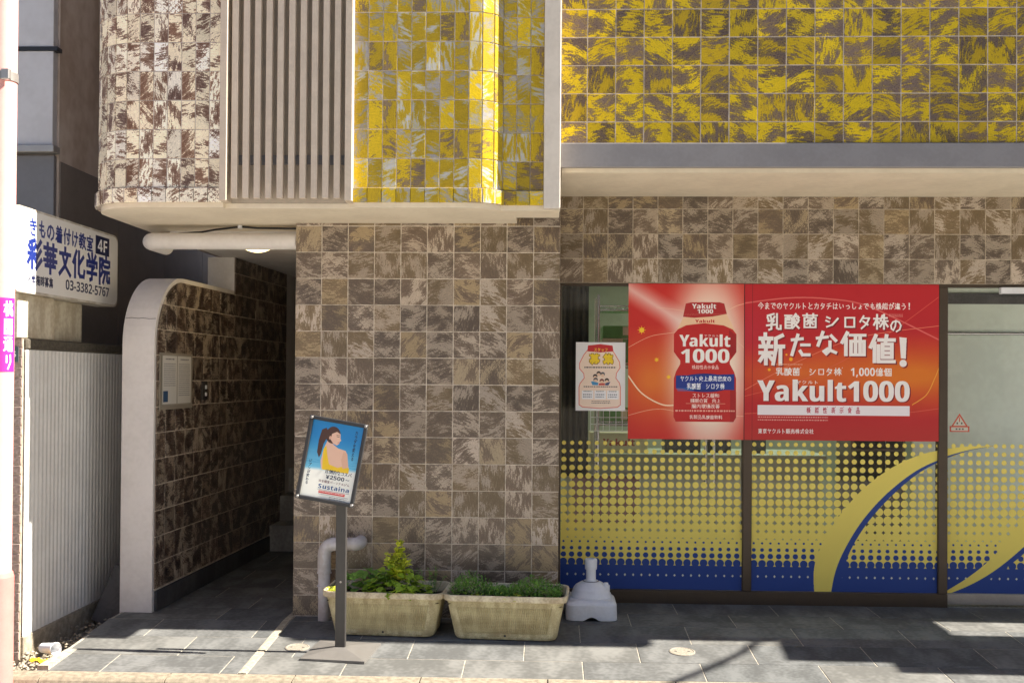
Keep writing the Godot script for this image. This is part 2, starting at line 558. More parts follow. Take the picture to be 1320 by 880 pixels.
		"会": "10,1 1,9|10,1 19,9|6,8 14,8|3,12 17,12|9,12 5,18 15,17|13,14 17,19",
		"社": "5,1 5,4|1,5 9,5 1,14|5,10 5,19|5,10 9,13|10,8 19,8|14.5,2 14.5,18|9,18 20,18",
		"史": "3,5 17,5 17,11 3,11 3,5|10,1 10,10 2,19|5,11 10,16 18,19",
		"上": "10,2 10,18|10,9 17,9|2,18 18,18",
		"最": "5,1 15,1 15,7 5,7 5,1|5,4 15,4|1,9.5 19,9.5|3,9 3,18|9,9 9,20|3,12 9,12|3,15 9,15|1,18 9,17|11,12 18,12 10,19|12,13 19,19",
		"高": "10,0 10,3|2,3 18,3|6,5 14,5 14,8 6,8 6,5|2,19 2,10.5 18,10.5 18,19 15,19|7,13 13,13 13,17 7,17 7,13",
		"密": "10,0 10,2|2,6 2,3 18,3 18,6|4,7 3,10|7,6 8,10 14,10 15,8|15,5 5,11|16,7 18,9|10,12 10,18|3,13 3,18 17,18 17,13",
		"度": "10,1 10,3|3,4 19,4|3,4 3,12 1,19|5,7 18,7|8,5 8,11 15,11 15,5|6,13.5 16,13.5 6,19|8,14 18,19",
		"緩": "5,1 2,5 6,5 1,10|8,8 1,11|4.5,10 4.5,19|2,13 1,17|7,13 8,16|18,1 10,3|11,4 11,6|14,4 14,6|18,4 17,6|9,8 19,8|9,11 19,11|13,8 9,19|12,14 18,14 11,19|13,15 19,19",
		"和": "9,1 2,3|1,7 10,7|5.5,2 5.5,19|5,7 1,14|6,8 9,12|12,5 19,5 19,16 12,16 12,5",
		"睡": "1,3 7,3 7,17 1,17 1,3|1,7.5 7,7.5|1,12 7,12|18,1 10,3|9,6 20,6|9,12 20,12|12,3 12,17|17,3 17,17|14.5,2 14.5,18|10,17.5 19,17.5",
		"眠": "1,3 7,3 7,17 1,17 1,3|1,7.5 7,7.5|1,12 7,12|10,2 18,2 18,7 10,7|10,2 10,18 14,16|10,11 19,11|14,7 16,14 19,18",
		"質": "3,1 2,7|3,3 9,3|6,3 6,7|12,1 11,7|12,3 19,3|16,3 16,7|4,9 16,9 16,16 4,16 4,9|4,11.3 16,11.3|4,13.6 16,13.6|7,17 2,19|13,17 18,19",
		"向": "10,1 8,4|2,19 2,5 18,5 18,19 15,19|7,9 13,9 13,15 7,15 7,9",
		"腸": "1,2 7,2 7,18 5,19|2,2 2,12 1,19|2,7 7,7|2,12 7,12|10,1 18,1 18,8 10,8 10,1|10,4.5 18,4.5|8,10 20,10|11,10 8,15|10,12.5 19,12.5 18,19 16,19|13,13 9,18|16,13 12,19",
		"内": "2,19 2,5 18,5 18,19 15,19|10,1 10,8 5,14|10,8 15,13",
		"環": "1,3 8,3|1,9 8,9|1,16 8,15|4.5,3 4.5,15|9,2 19,2 19,6 9,6 9,2|12.5,2 12.5,6|15.5,2 15.5,6|8,8 20,8|11,10 17,10 17,13 11,13 11,10|13,13 8,17|11,15 11,19 14,17|14,13 19,19",
		"境": "1,7 7,7|4,2 4,16|1,17 8,15|13,0 13,2|9,3 18,3|11,4 12,6|16,4 15,6|8,7 20,7|10,9 18,9 18,14 10,14 10,9|10,11.5 18,11.5|12,14 11,18 8,19|15,14 15,18 19,18 19,16",
		"改": "2,3 8,3 8,9 2,9|2,9 2,17 9,14|13,1 10,8|12,5 19,5|17,5 15,13 9,19|11,8 14,15 19,19",
		"善": "6,0 8,2|14,0 12,2|2,3 18,3|4,6 16,6|2,9 18,9|10,3 10,11|5,9 7,11|15,9 13,11|1,12 19,12|5,14 15,14 15,19 5,19 5,14",
		"製": "3,1 2,4|1,4.5 11,4.5|2,2 10,2|6,0 6,10|2,10 2,7 10,7 10,9|14,1 14,7|18,0 18,9 16,9|2,12 18,12|10,10 10,12|9,12 1,17|6,14 6,19 11,17|16,13 13,15|10,12 18,19",
		"飲": "5,0 1,6|5,0 9,5|3,6 8,6 8,11 3,11|3,8.5 8,8.5|3,6 3,18 8,15|9,13 6,15|13,1 10,8|12,5 19,5 17,9|15,6 14,12 9,19|15,11 19,19",
		"料": "2,2 3,7|9,2 7,7|1,9 10,9|5.5,1 5.5,19|5,9 1,15|6,10 9,14|12,3 14,5|12,8 14,10|11,15 20,13|17,1 17,20",
		"変": "10,0 10,3|2,3 18,3|8,3 8,7 6,9|12,3 12,9|5,5 2,9|15,5 18,8|8,10 3,15|7,12 15,12 3,19|7,13 17,19",
		"圧": "3,3 19,3|3,3 3,11 1,19|6,11 17,11|11,6 11,18|5,18 19,18",
		"倒": "5,1 1,9|4,6 4,19|7,3 14,3|10,3 8,7 13,6|12,5 14,8|8,11 13,11|10.5,9 10.5,16|7,17 14,15|16,3 16,13|19,1 19,18 17,19",
		"的": "5,1 4,4|2,4 8,4 8,18 2,18 2,4|2,11 8,11|13,1 10,8|12,5 19,5 18,18 15,19|13,10 15,13",
		"完": "10,1 10,3|2,7 2,4 18,4 18,7|5,8 15,8|2,12 18,12|8,12 6,17 2,19|12,12 12,18 18,18 18,15",
		"全": "10,1 1,9|10,1 19,9|5,9 15,9|5,13.5 15,13.5|2,18 18,18|10,9 10,18",
	}

# ---------------------------------------------------------------- printed pictures
func glow_field(w: int, h: int, at: Callable) -> Image:
	# a print's soft colour ground, worked out at a quarter of its size
	var im := Image.create(w / 6, h / 6, false, Image.FORMAT_RGB8)
	for y in h / 6:
		for x in w / 6:
			im.set_pixel(x, y, at.call(Vector2((x + 0.5) / (w / 6), (y + 0.5) / (h / 6))))
	im.resize(w, h, Image.INTERPOLATE_CUBIC)
	return im

func bottle_poster() -> Image:
	# laid out on the 512 by 703 units that the bottle sheet measures
	var red := rgb(196, 30, 28)
	var im := glow_field(768, 1056, func(p: Vector2) -> Color:
		var c := rgb(205, 38, 28).lerp(rgb(232, 120, 40), clampf(1.1 - Vector2((p.x - 0.2) * 1.6, (p.y - 0.62) * 2.0).length() * 1.5, 0.0, 1.0))
		var g := clampf(1.55 - Vector2((p.x - 0.70) * 2.2, (p.y - 0.52) * 1.25).length() * 1.45, 0.0, 1.0)
		c = c.lerp(rgb(255, 240, 218), smoothstep(0.0, 1.0, g) * 0.95)
		var beam := absf((p.y - 0.03) - (p.x) * 0.47) * 9.0
		if p.x < 0.5:
			c = c.lerp(rgb(255, 235, 225), clampf(1.0 - beam, 0.0, 1.0) * 0.75)
		return c)
	var S := 1.5
	var P := func(x: float, y: float) -> Vector2: return Vector2(x - 318.0, y - 92.0) * S
	var R := func(x0: float, y0: float, x1: float, y1: float) -> Rect2: return Rect2(Vector2(x0 - 318.0, y0 - 92.0) * S, Vector2(x1 - x0, y1 - y0) * S)
	var pale := rgb(250, 205, 170)
	stroke(im, curve([P.call(318, 510), P.call(380, 590), P.call(470, 640), P.call(540, 640)]), 9, rgb(255, 226, 190))
	stroke(im, curve([P.call(318, 382), P.call(420, 330), P.call(560, 300), P.call(700, 200)]), 2.5, pale)
	stroke(im, curve([P.call(440, 200), P.call(560, 215), P.call(700, 260), P.call(830, 380)]), 2.0, pale)
	stroke(im, curve([P.call(318, 690), P.call(450, 660), P.call(600, 680), P.call(830, 690)]), 2.5, pale)
	stroke(im, curve([P.call(760, 210), P.call(800, 190), P.call(830, 182)]), 3, pale)
	for s in [[377, 303, 13], [444, 437, 7], [498, 515, 7]]:
		for k in 8:
			line(im, P.call(s[0], s[1]), P.call(s[0] + cos(TAU * k / 8) * s[2] * 1.3, s[1] + sin(TAU * k / 8) * s[2] * 1.3), 4, rgb(250, 190, 30))
		disc(im, P.call(s[0], s[1]), s[2] * S * 0.85, s[2] * S * 0.85, rgb(255, 205, 40))
	# the bottle: cap, pale neck, waisted red body
	fill(im, PackedVector2Array([P.call(560, 246), P.call(752, 228), P.call(775, 270), P.call(797, 325), P.call(520, 325), P.call(545, 280)]), rgb(247, 205, 165))
	fill(im, PackedVector2Array([P.call(572, 182), P.call(598, 176), P.call(720, 175), P.call(742, 181), P.call(754, 228), P.call(690, 240), P.call(610, 246), P.call(560, 242)]), rgb(178, 34, 36))
	for k in 26:
		var xx := 562.0 + k * 7.3
		line(im, P.call(xx, 226 + rng.randf() * 6), P.call(xx + 4, 236 - k * 0.4), 2, rgb(215, 120, 110))
	var body := PackedVector2Array()
	for p in [[520, 320], [520, 400], [535, 422], [549, 440], [549, 455], [530, 490], [521, 520], [520, 695], [530, 716], [785, 716], [797, 695], [796, 520], [787, 490], [768, 455], [768, 440], [782, 422], [797, 400], [797, 320], [780, 298], [740, 280], [655, 270], [575, 280], [538, 298]]:
		body.append(P.call(p[0], p[1]))
	fill(im, body, red)
	fill(im, PackedVector2Array([P.call(765, 300), P.call(797, 325), P.call(797, 400), P.call(775, 425), P.call(765, 400)]), rgb(160, 18, 24))
	fill(im, PackedVector2Array([P.call(770, 500), P.call(790, 505), P.call(797, 695), P.call(785, 716), P.call(770, 716)]), rgb(168, 22, 26))
	write(im, "Yakult", R.call(600, 183, 708, 204), rgb(245, 240, 235), 0.1, heavy)
	write(im, "1000", R.call(622, 207, 694, 226), rgb(245, 240, 235), 0.1, heavy)
	write(im, "Yakult", R.call(614, 254, 702, 268), red, 0.1, heavy)
	write(im, "Yakult", R.call(545, 324, 772, 376), rgb(250, 246, 240), 0.1, heavy)
	write(im, "ヤクルト", R.call(652, 321, 722, 333), rgb(250, 246, 240), 0.1)
	write(im, "1000", R.call(548, 388, 768, 450), rgb(250, 246, 240), 0.1, heavy)
	write(im, "機能性表示食品", R.call(600, 460, 720, 479), rgb(250, 225, 215), 0.1)
	disc(im, P.call(659, 540), 130 * S, 42 * S, rgb(20, 40, 120), 40)
	fill(im, PackedVector2Array([P.call(530, 508), P.call(788, 500), P.call(788, 572), P.call(530, 566)]), rgb(24, 52, 140))
	for k in 18:
		line(im, P.call(534 + k * 4.0, 566 - k * 0.2), P.call(540 + k * 4.0, 578), 3, rgb(40, 120, 190))
	write(im, "ヤクルト史上最高密度の", R.call(548, 509, 776, 533), rgb(250, 250, 250), 0.12)
	write(im, "乳酸菌 シロタ株", R.call(578, 541, 746, 569), rgb(250, 250, 250), 0.12)
	write(im, "ストレス緩和", R.call(602, 587, 722, 608), rgb(250, 235, 225), 0.11)
	write(im, "睡眠の質 向上", R.call(595, 611, 728, 630), rgb(250, 235, 225), 0.11)
	line(im, P.call(575, 634), P.call(748, 634), 1.5, pale)
	write(im, "腸内環境改善", R.call(600, 637, 725, 656), rgb(250, 235, 225), 0.11)
	greek(im, R.call(528, 662, 790, 678), rgb(240, 180, 160))
	write(im, "乳製品乳酸菌飲料", R.call(590, 686, 736, 704), rgb(250, 235, 225), 0.11)
	return im

func slogan_poster() -> Image:
	# laid out on the 962 by 770 units of the wide sheet
	var S := 1.35
	var im := glow_field(1296, 1038, func(p: Vector2) -> Color:
		var c := rgb(190, 22, 32)
		c = c.lerp(rgb(225, 120, 20), clampf(1.15 - Vector2((p.x - 0.86) * 1.5, (p.y - 0.58) * 4.0).length(), 0.0, 1.0))
		c = c.lerp(rgb(226, 112, 30), clampf(0.9 - Vector2((p.x - 0.3) * 1.4, (p.y - 0.57) * 4.2).length(), 0.0, 1.0))
		c = c.lerp(rgb(186, 44, 36), smoothstep(0.75, 1.0, p.y) * 0.7)
		c = c.lerp(rgb(200, 40, 70), clampf(0.5 - Vector2(p.x * 3.0, (p.y - 0.3) * 3.0).length() * 0.6, 0.0, 1.0))
		return c)
	var P := func(x: float, y: float) -> Vector2: return Vector2(x - 30.0, y - 60.0) * S
	var R := func(x0: float, y0: float, x1: float, y1: float) -> Rect2: return Rect2(Vector2(x0 - 30.0, y0 - 60.0) * S, Vector2(x1 - x0, y1 - y0) * S)
	var pale := rgb(235, 130, 100)
	stroke(im, curve([P.call(30, 155), P.call(250, 128), P.call(450, 132), P.call(650, 170), P.call(990, 330)]), 9, rgb(222, 100, 95))
	stroke(im, curve([P.call(30, 585), P.call(300, 440), P.call(600, 320), P.call(990, 262)]), 4, pale)
	stroke(im, curve([P.call(30, 615), P.call(350, 520), P.call(700, 330), P.call(990, 120)]), 3, rgb(225, 100, 80))
	stroke(im, curve([P.call(860, 650), P.call(930, 600), P.call(970, 520), P.call(990, 470)]), 6, rgb(240, 165, 60))
	stroke(im, curve([P.call(30, 700), P.call(300, 690), P.call(700, 700), P.call(990, 668)]), 5, rgb(215, 90, 70))
	for s in [[262, 430, 9], [155, 482, 7], [240, 408, 5]]:
		disc(im, P.call(s[0], s[1]), s[2] * S, s[2] * S, rgb(250, 180, 20))
	line(im, P.call(71, 60), P.call(71, 830), 3, rgb(120, 16, 22))
	line(im, P.call(32, 60), P.call(32, 830), 5, rgb(70, 14, 16))
	var white := rgb(248, 242, 238)
	var dark := rgb(128, 14, 22)
	write(im, "今までのヤクルトとカタチはいっしょでも機能が違う", R.call(97, 150, 832, 184), white, 0.12)
	write(im, "!", R.call(838, 150, 850, 181), white)
	for pass_ in 2:
		var o: float = 6.0 if pass_ == 0 else 0.0
		var c: Color = dark if pass_ == 0 else white
		for g in [["乳", 135, 203, 218, 290], ["酸", 224, 203, 308, 280], ["菌", 314, 203, 398, 276], ["シ", 424, 208, 508, 276], ["ロ", 512, 210, 592, 280], ["タ", 590, 208, 664, 280], ["株", 664, 205, 746, 282], ["の", 746, 228, 812, 294]]:
			write(im, g[0], R.call(g[1] + o, g[2] + o, g[3] + o, g[4] + o), c, 0.135)
		for g in [["新", 97, 305, 238, 462], ["た", 245, 298, 370, 420], ["な", 374, 290, 500, 408], ["価", 503, 292, 640, 412], ["値", 643, 304, 784, 446]]:
			write(im, g[0], R.call(g[1] + o, g[2] + o, g[3] + o, g[4] + o), c, 0.145)
		fill(im, PackedVector2Array([P.call(796 + o, 318 + o), P.call(832 + o, 322 + o), P.call(828 + o, 425 + o), P.call(804 + o, 422 + o)]), c)
		disc(im, P.call(815 + o, 447 + o), 18 * S, 18 * S, c)
	greek(im, R.call(745, 205, 812, 222), rgb(230, 150, 140), 2)
	greek(im, R.call(190, 452, 320, 464), rgb(235, 170, 140))
	write(im, "乳酸菌 シロタ株 1,000億個", R.call(186, 471, 760, 510), white, 0.12)
	write(im, "Yakult1000", R.call(104, 542, 856, 640), dark, 0.1, heavy)
	write(im, "Yakult1000", R.call(98, 536, 850, 636), white, 0.1, heavy)
	write(im, "ヤクルト", R.call(286, 534, 402, 552), white, 0.12)
	fill(im, PackedVector2Array([P.call(98, 656), P.call(848, 656), P.call(848, 705), P.call(98, 705)]), rgb(244, 236, 238))
	write(im, "機 能 性 表 示 食 品", R.call(340, 665, 604, 695), rgb(186, 44, 70), 0.14)
	greek(im, R.call(100, 711, 446, 739), rgb(230, 160, 150), 2)
	write(im, "東京ヤクルト販売株式会社", R.call(100, 772, 376, 797), white, 0.12)
	return im

func staff_poster() -> Image:
	var im := Image.create(423, 592, false, Image.FORMAT_RGB8)
	im.fill(rgb(238, 236, 236))
	var P := func(x: float, y: float) -> Vector2: return Vector2(x - 92.0, y - 80.0)
	var R := func(x0: float, y0: float, x1: float, y1: float) -> Rect2: return Rect2(x0 - 92.0, y0 - 80.0, x1 - x0, y1 - y0)
	var out := PackedVector2Array()
	for p in [[190, 150], [160, 190], [125, 260], [125, 310], [160, 350], [165, 390], [130, 435], [120, 470], [122, 620], [150, 640], [300, 652], [450, 640], [475, 620], [475, 470], [465, 430], [435, 390], [440, 345], [470, 300], [465, 250], [430, 190], [405, 150]]:
		out.append(P.call(p[0], p[1]))
	fill(im, out, rgb(247, 224, 205))
	out.append(out[0])
	stroke(im, out, 7, rgb(232, 130, 110))
	fill(im, PackedVector2Array([P.call(195, 108), P.call(300, 96), P.call(405, 108), P.call(412, 158), P.call(300, 168), P.call(190, 158)]), rgb(200, 40, 42))
	write(im, "スタッフ", R.call(245, 128, 366, 160), rgb(250, 215, 60), 0.13)
	for g in [["募", 205, 180, 298, 264], ["集", 322, 180, 415, 264]]:
		write(im, g[0], R.call(g[1], g[2], g[3], g[4]), rgb(150, 100, 30), 0.3)
		write(im, g[0], R.call(g[1], g[2], g[3], g[4]), rgb(248, 214, 40), 0.17)
	greek(im, R.call(165, 290, 435, 314), rgb(90, 70, 70))
	# a small cluster of drawn faces
	for f in [[258, 380, 0], [288, 355, 1], [322, 362, 2], [315, 420, 3], [358, 415, 0], [262, 410, 2]]:
		disc(im, P.call(f[0], f[1] - 6), 19, 19, [rgb(60, 45, 40), rgb(70, 50, 40), rgb(95, 90, 95), rgb(130, 60, 50)][f[2]])
		disc(im, P.call(f[0], f[1] + 4), 15, 13, rgb(240, 205, 175))
	fill(im, PackedVector2Array([P.call(222, 420), P.call(240, 418), P.call(285, 430), P.call(282, 452), P.call(235, 450)]), rgb(70, 150, 200))
	fill(im, PackedVector2Array([P.call(290, 435), P.call(340, 432), P.call(342, 452), P.call(288, 452)]), rgb(205, 80, 70))
	fill(im, PackedVector2Array([P.call(344, 434), P.call(388, 420), P.call(372, 452), P.call(344, 452)]), rgb(70, 80, 120))
	greek(im, R.call(160, 458, 448, 478), rgb(110, 80, 80))
	for k in 3:
		var x := 145.0 + k * 108.0
		fill(im, PackedVector2Array([P.call(x, 498), P.call(x + 98, 498), P.call(x + 98, 572), P.call(x, 572)]), rgb(246, 244, 246))
		greek(im, R.call(x + 14, 500, x + 80, 515), rgb(110, 110, 120))
		greek(im, R.call(x + 10, 526, x + 84, 566), rgb(130, 130, 140), 2)
	greek(im, R.call(228, 585, 388, 616), rgb(110, 90, 90), 2)
	return im

func gym_poster() -> Image:
	var im := glow_field(528, 768, func(p: Vector2) -> Color:
		var sky := rgb(30, 130, 195).lerp(rgb(110, 190, 225), smoothstep(0.15, 0.6, p.y))
		return sky.lerp(rgb(238, 238, 230), smoothstep(0.58, 0.64, p.y + (p.x - 0.5) * 0.06)))
	for k in 40:
		var c := Vector2(rng.randf() * 528, 300 + rng.randf() * 130)
		disc(im, c, 20 + rng.randf() * 30, 5, rgb(86, 172, 214))
	# a woman seen from behind, looking over her shoulder: tail of hair, face, back, yellow top
	var skin := rgb(232, 190, 165)
	var hair := rgb(78, 50, 40)
	fill(im, PackedVector2Array([Vector2(150, 70), Vector2(110, 95), Vector2(96, 200), Vector2(100, 320), Vector2(128, 372), Vector2(142, 330), Vector2(150, 230), Vector2(190, 120)]), hair)
	fill(im, PackedVector2Array([Vector2(190, 160), Vector2(245, 220), Vector2(300, 250), Vector2(380, 262), Vector2(405, 300), Vector2(430, 420), Vector2(440, 475), Vector2(170, 475), Vector2(150, 400), Vector2(160, 280)]), skin)
	disc(im, Vector2(228, 130), 74, 84, hair, 30)
	fill(im, PackedVector2Array([Vector2(215, 120), Vector2(262, 92), Vector2(300, 110), Vector2(306, 150), Vector2(318, 172), Vector2(306, 182), Vector2(304, 204), Vector2(282, 224), Vector2(246, 214), Vector2(214, 180)]), skin)
	line(im, Vector2(268, 138), Vector2(292, 140), 5, rgb(70, 50, 45))
	line(im, Vector2(264, 124), Vector2(294, 124), 4, rgb(90, 62, 52))
	line(im, Vector2(288, 196), Vector2(303, 194), 5, rgb(190, 90, 85))
	disc(im, Vector2(205, 160), 12, 18, rgb(222, 172, 148))
	fill(im, PackedVector2Array([Vector2(158, 280), Vector2(180, 240), Vector2(206, 330), Vector2(240, 420), Vector2(330, 440), Vector2(420, 400), Vector2(446, 430), Vector2(446, 480), Vector2(180, 480)]), rgb(240, 200, 40))
	fill(im, PackedVector2Array([Vector2(360, 270), Vector2(402, 290), Vector2(436, 420), Vector2(380, 440), Vector2(352, 360)]), rgb(222, 176, 150))
	var ink := rgb(30, 44, 70)
	write(im, "カラダを変える", Rect2(440, 52, 34, 300), ink, 0.14, null, 0.0, true)
	write(im, "ジブンが変わる", Rect2(34, 400, 34, 250), ink, 0.14, null, 0.0, true)
	write(im, "圧倒的なコスパ", Rect2(215, 470, 270, 40), ink, 0.14)
	write(im, "¥2500", Rect2(230, 524, 190, 38), ink, 0.1)
	write(im, "〜", Rect2(424, 520, 50, 46), ink, 0.12)
	write(im, "完全個室パーソナルジム", Rect2(165, 578, 315, 26), rgb(120, 90, 90), 0.13)
	write(im, "Sustaina", Rect2(170, 622, 320, 42), rgb(24, 70, 130), 0.1)
	line(im, Vector2(170, 676), Vector2(490, 676), 3, rgb(60, 60, 80))
	fill(im, PackedVector2Array([Vector2(185, 684), Vector2(450, 684), Vector2(450, 710), Vector2(185, 710)]), rgb(214, 72, 66))
	greek(im, Rect2(195, 688, 245, 18), rgb(245, 220, 215))
	line(im, Vector2(185, 720), Vector2(490, 720), 3, rgb(60, 60, 80))
	greek(im, Rect2(300, 730, 170, 34), rgb(90, 90, 100), 2)
	return im

func school_sign() -> Image:
	# one unit is a millimetre; u runs from the street end inwards
	var im := Image.create(1290, 440, false, Image.FORMAT_RGB8)
	im.fill(rgb(226, 224, 220))
	var blue := rgb(14, 40, 122)
	var navy := rgb(14, 26, 72)
	write(im, "きもの着付け教室", Rect2(135, 38, 800, 96), blue, 0.15)
	fill(im, PackedVector2Array([Vector2(965, 22), Vector2(1165, 22), Vector2(1165, 138), Vector2(965, 138)]), navy)
	write(im, "4F", Rect2(995, 42, 145, 76), rgb(235, 235, 235))
	write(im, "彩華文化学院", Rect2(118, 148, 1066, 170), blue, 0.165, null, 0.0)
	write(im, "入学随時募集", Rect2(120, 346, 300, 56), navy, 0.16)
	write(im, "03-3382-5767", Rect2(570, 338, 600, 58), navy)
	return im

func street_tape() -> Image:
	var im := Image.create(110, 420, false, Image.FORMAT_RGB8)
	im.fill(rgb(214, 40, 140))
	write(im, "桃園通り", Rect2(22, 16, 68, 400), rgb(248, 240, 246), 0.15, null, 0.0, true)
	return im

func halftone(x0: float, x1: float, y0: float, y1: float) -> Image:
	# the film on the shop window, 560 pixels a metre; clear where alpha is 0
	var K := 560.0
	var w := int((x1 - x0) * K)
	var h := int((y1 - y0) * K)
	var im := Image.create(w, h, false, Image.FORMAT_RGBA8)
	var yellow := rgb(238, 218, 104)
	var blue := rgb(24, 62, 138)
	var clear := Color(yellow, 0.0)
	im.fill(clear)
	var Q := func(x: float, y: float) -> Vector2: return Vector2((x - x0) * K, (y1 - y) * K)
	var first := ceili((x0 - 0.079) / 0.0502) - 1
	var last := ceili((x1 - 0.079) / 0.0502) + 1
	var sol := 0.392
	fill(im, PackedVector2Array([Q.call(x0, sol), Q.call(x1, sol), Q.call(x1, y0), Q.call(x0, y0)]), yellow)
	for i in range(first, last):
		var x := 0.09 + i * 0.0502
		for r in 12:
			var rad := 0.0130 + 0.0014 * r if r < 10 else 0.0278 + 0.0014 * (r - 10)
			disc(im, Q.call(x, 0.968 - 0.0502 * r), rad * K, rad * K, yellow)
	fill(im, PackedVector2Array([Q.call(x0, 0.229), Q.call(x1, 0.229), Q.call(x1, y0), Q.call(x0, y0)]), blue)
	for i in range(first, last):
		var x := 0.09 + i * 0.0502
		for b in [[0.370, 0.0066], [0.330, 0.0112], [0.291, 0.0162], [0.246, 0.0232]] :
			disc(im, Q.call(x, b[0]), b[1] * K, b[1] * K, blue)
		var c: Vector2 = Q.call(x + 0.0251, 0.170)
		fill(im, PackedVector2Array([c + Vector2(0, -5), c + Vector2(4, 0), c + Vector2(0, 5), c + Vector2(-4, 0)]), rgb(222, 220, 190))
	# the sweeping bands, in pixels of the picture turned into metres on the glass
	var M := func(px: float, py: float) -> Vector2: return Q.call(1.173 + (px - 957.0) * 0.004655, 1.941 - (py - 366.0) * 0.004708)
	var outer := curve([M.call(1051, 765), M.call(1050, 735), M.call(1056, 710), M.call(1070, 682), M.call(1090, 654), M.call(1115, 627), M.call(1150, 601), M.call(1190, 583), M.call(1240, 574), M.call(1285, 572)], 40)
	var inner := curve([M.call(1072, 765), M.call(1078, 735), M.call(1090, 706), M.call(1112, 670), M.call(1142, 636), M.call(1178, 607), M.call(1212, 590), M.call(1250, 578), M.call(1285, 572)], 40)
	var under := curve([M.call(1084, 765), M.call(1088, 735), M.call(1098, 706), M.call(1119, 672), M.call(1149, 638), M.call(1184, 608), M.call(1214, 592), M.call(1250, 579), M.call(1285, 572)], 40)
	var rev := under.duplicate()
	rev.reverse()
	var poly := inner.duplicate()
	poly.append_array(rev)
	fill(im, poly, blue)
	rev = inner.duplicate()
	rev.reverse()
	poly = outer.duplicate()
	poly.append_array(rev)
	fill(im, poly, yellow)
	var up := curve([M.call(1210, 766), M.call(1250, 741), M.call(1280, 716), M.call(1303, 688), M.call(1325, 656), M.call(1350, 610)], 30)
	var low := curve([M.call(1210, 768), M.call(1250, 752), M.call(1284, 732), M.call(1318, 704), M.call(1350, 672), M.call(1380, 630)], 30)
	var low2 := curve([M.call(1214, 771), M.call(1254, 756), M.call(1288, 736), M.call(1322, 709), M.call(1355, 676), M.call(1384, 634)], 30)
	rev = low2.duplicate()
	rev.reverse()
	poly = low.duplicate()
	poly.append_array(rev)
	fill(im, poly, blue)
	rev = low.duplicate()
	rev.reverse()
	poly = up.duplicate()
	poly.append_array(rev)
	fill(im, poly, yellow)
	return im

# ---------------------------------------------------------------- glazed tiles
func glaze(seed_: int, ground: Array, brush: Array, bias: float, ground_rough: float, brush_rough: float, hatch: float) -> StandardMaterial3D:
	# a sheet of 64 hand-brushed tiles: two glazes, one dragged over the other
	var N := 96
	var im := Image.create(N * 8, N * 8, false, Image.FORMAT_RGB8)
	var ro := Image.create(N * 8, N * 8, false, Image.FORMAT_L8)
	var n := FastNoiseLite.new()
	n.noise_type = FastNoiseLite.TYPE_SIMPLEX_SMOOTH
	n.frequency = 1.0
	n.fractal_octaves = 3
	n.fractal_gain = 0.45
	var n2 := FastNoiseLite.new()
	n2.noise_type = FastNoiseLite.TYPE_SIMPLEX_SMOOTH
	n2.frequency = 1.0
	n2.fractal_type = FastNoiseLite.FRACTAL_NONE
	n.seed = seed_
	n2.seed = seed_ + 9
	var r := RandomNumberGenerator.new()
	r.seed = seed_
	for cell in 64:
		var ox := (cell % 8) * N
		var oy := (cell / 8) * N
		var ang: float = [-0.12, -0.3, 0.15, 1.45, -0.6, -0.2, 1.6, -0.35][cell % 8] + r.randf_range(-0.25, 0.25)
		var bend := r.randf_range(-0.5, 0.5)
		var off := Vector2(r.randf() * 90.0, r.randf() * 90.0)
		var tone := r.randf_range(0.9, 1.1)
		var g: Color = ground[r.randi() % ground.size()] * tone
		var b: Color = brush[r.randi() % brush.size()] * tone
		var mid := g.lerp(b, 0.28)
		var cover := bias + r.randf_range(-0.2, 0.2)
		var hatched := r.randf() < hatch
		var grip := r.randf_range(0.25, 0.75)
		var ca := cos(ang)
		var sa := sin(ang)
		for y in N:
			for x in N:
				var u := float(x) / N
				var v := float(y) / N
				var wx := u - 0.5
				var wy := v - 0.5 + bend * wx * wx
				var along := wx * ca + wy * sa
				var across := wy * ca - wx * sa
				var drag := n2.get_noise_2d(along * 2.0 + off.x, across * 9.0 + off.y)
				var bristle := n2.get_noise_2d(along * 4.5 + off.y, across * 21.0 + off.x)
				var blot := n.get_noise_2d(along * 1.0 + off.y, across * 1.5 + off.x)
				var fine := n2.get_noise_2d(u * 17.0 + off.x, v * 17.0)
				var val := blot * 1.35 + drag * grip * 0.9 + bristle * 0.38 + fine * 0.34 + cover
				if hatched:
					var q := minf(absf(sin((u + v + 0.1 * blot) * 17.0)), absf(sin((u - v) * 17.0)))
					val -= 0.5 * (1.0 - smoothstep(0.1, 0.4, q))
				var m := smoothstep(-0.06, 0.16, val)
				var c := g.lerp(mid, smoothstep(-0.75, -0.1, val)).lerp(b, m)
				var k := 1.0 + 0.05 * bristle + 0.06 * fine + 0.06 * blot
				im.set_pixel(ox + x, oy + y, Color(c.r * k, c.g * k, c.b * k))
				ro.set_pixel(ox + x, oy + y, Color(1, 1, 1) * clampf(lerpf(ground_rough, brush_rough, m) + 0.05 * fine, 0.05, 1.0))
	var t := StandardMaterial3D.new()
	t.albedo_texture = ImageTexture.create_from_image(im)
	t.roughness = 1.0
	t.roughness_texture = ImageTexture.create_from_image(ro)
	t.heightmap_enabled = true
	t.heightmap_texture = t.roughness_texture
	t.heightmap_scale = 0.09
	return t

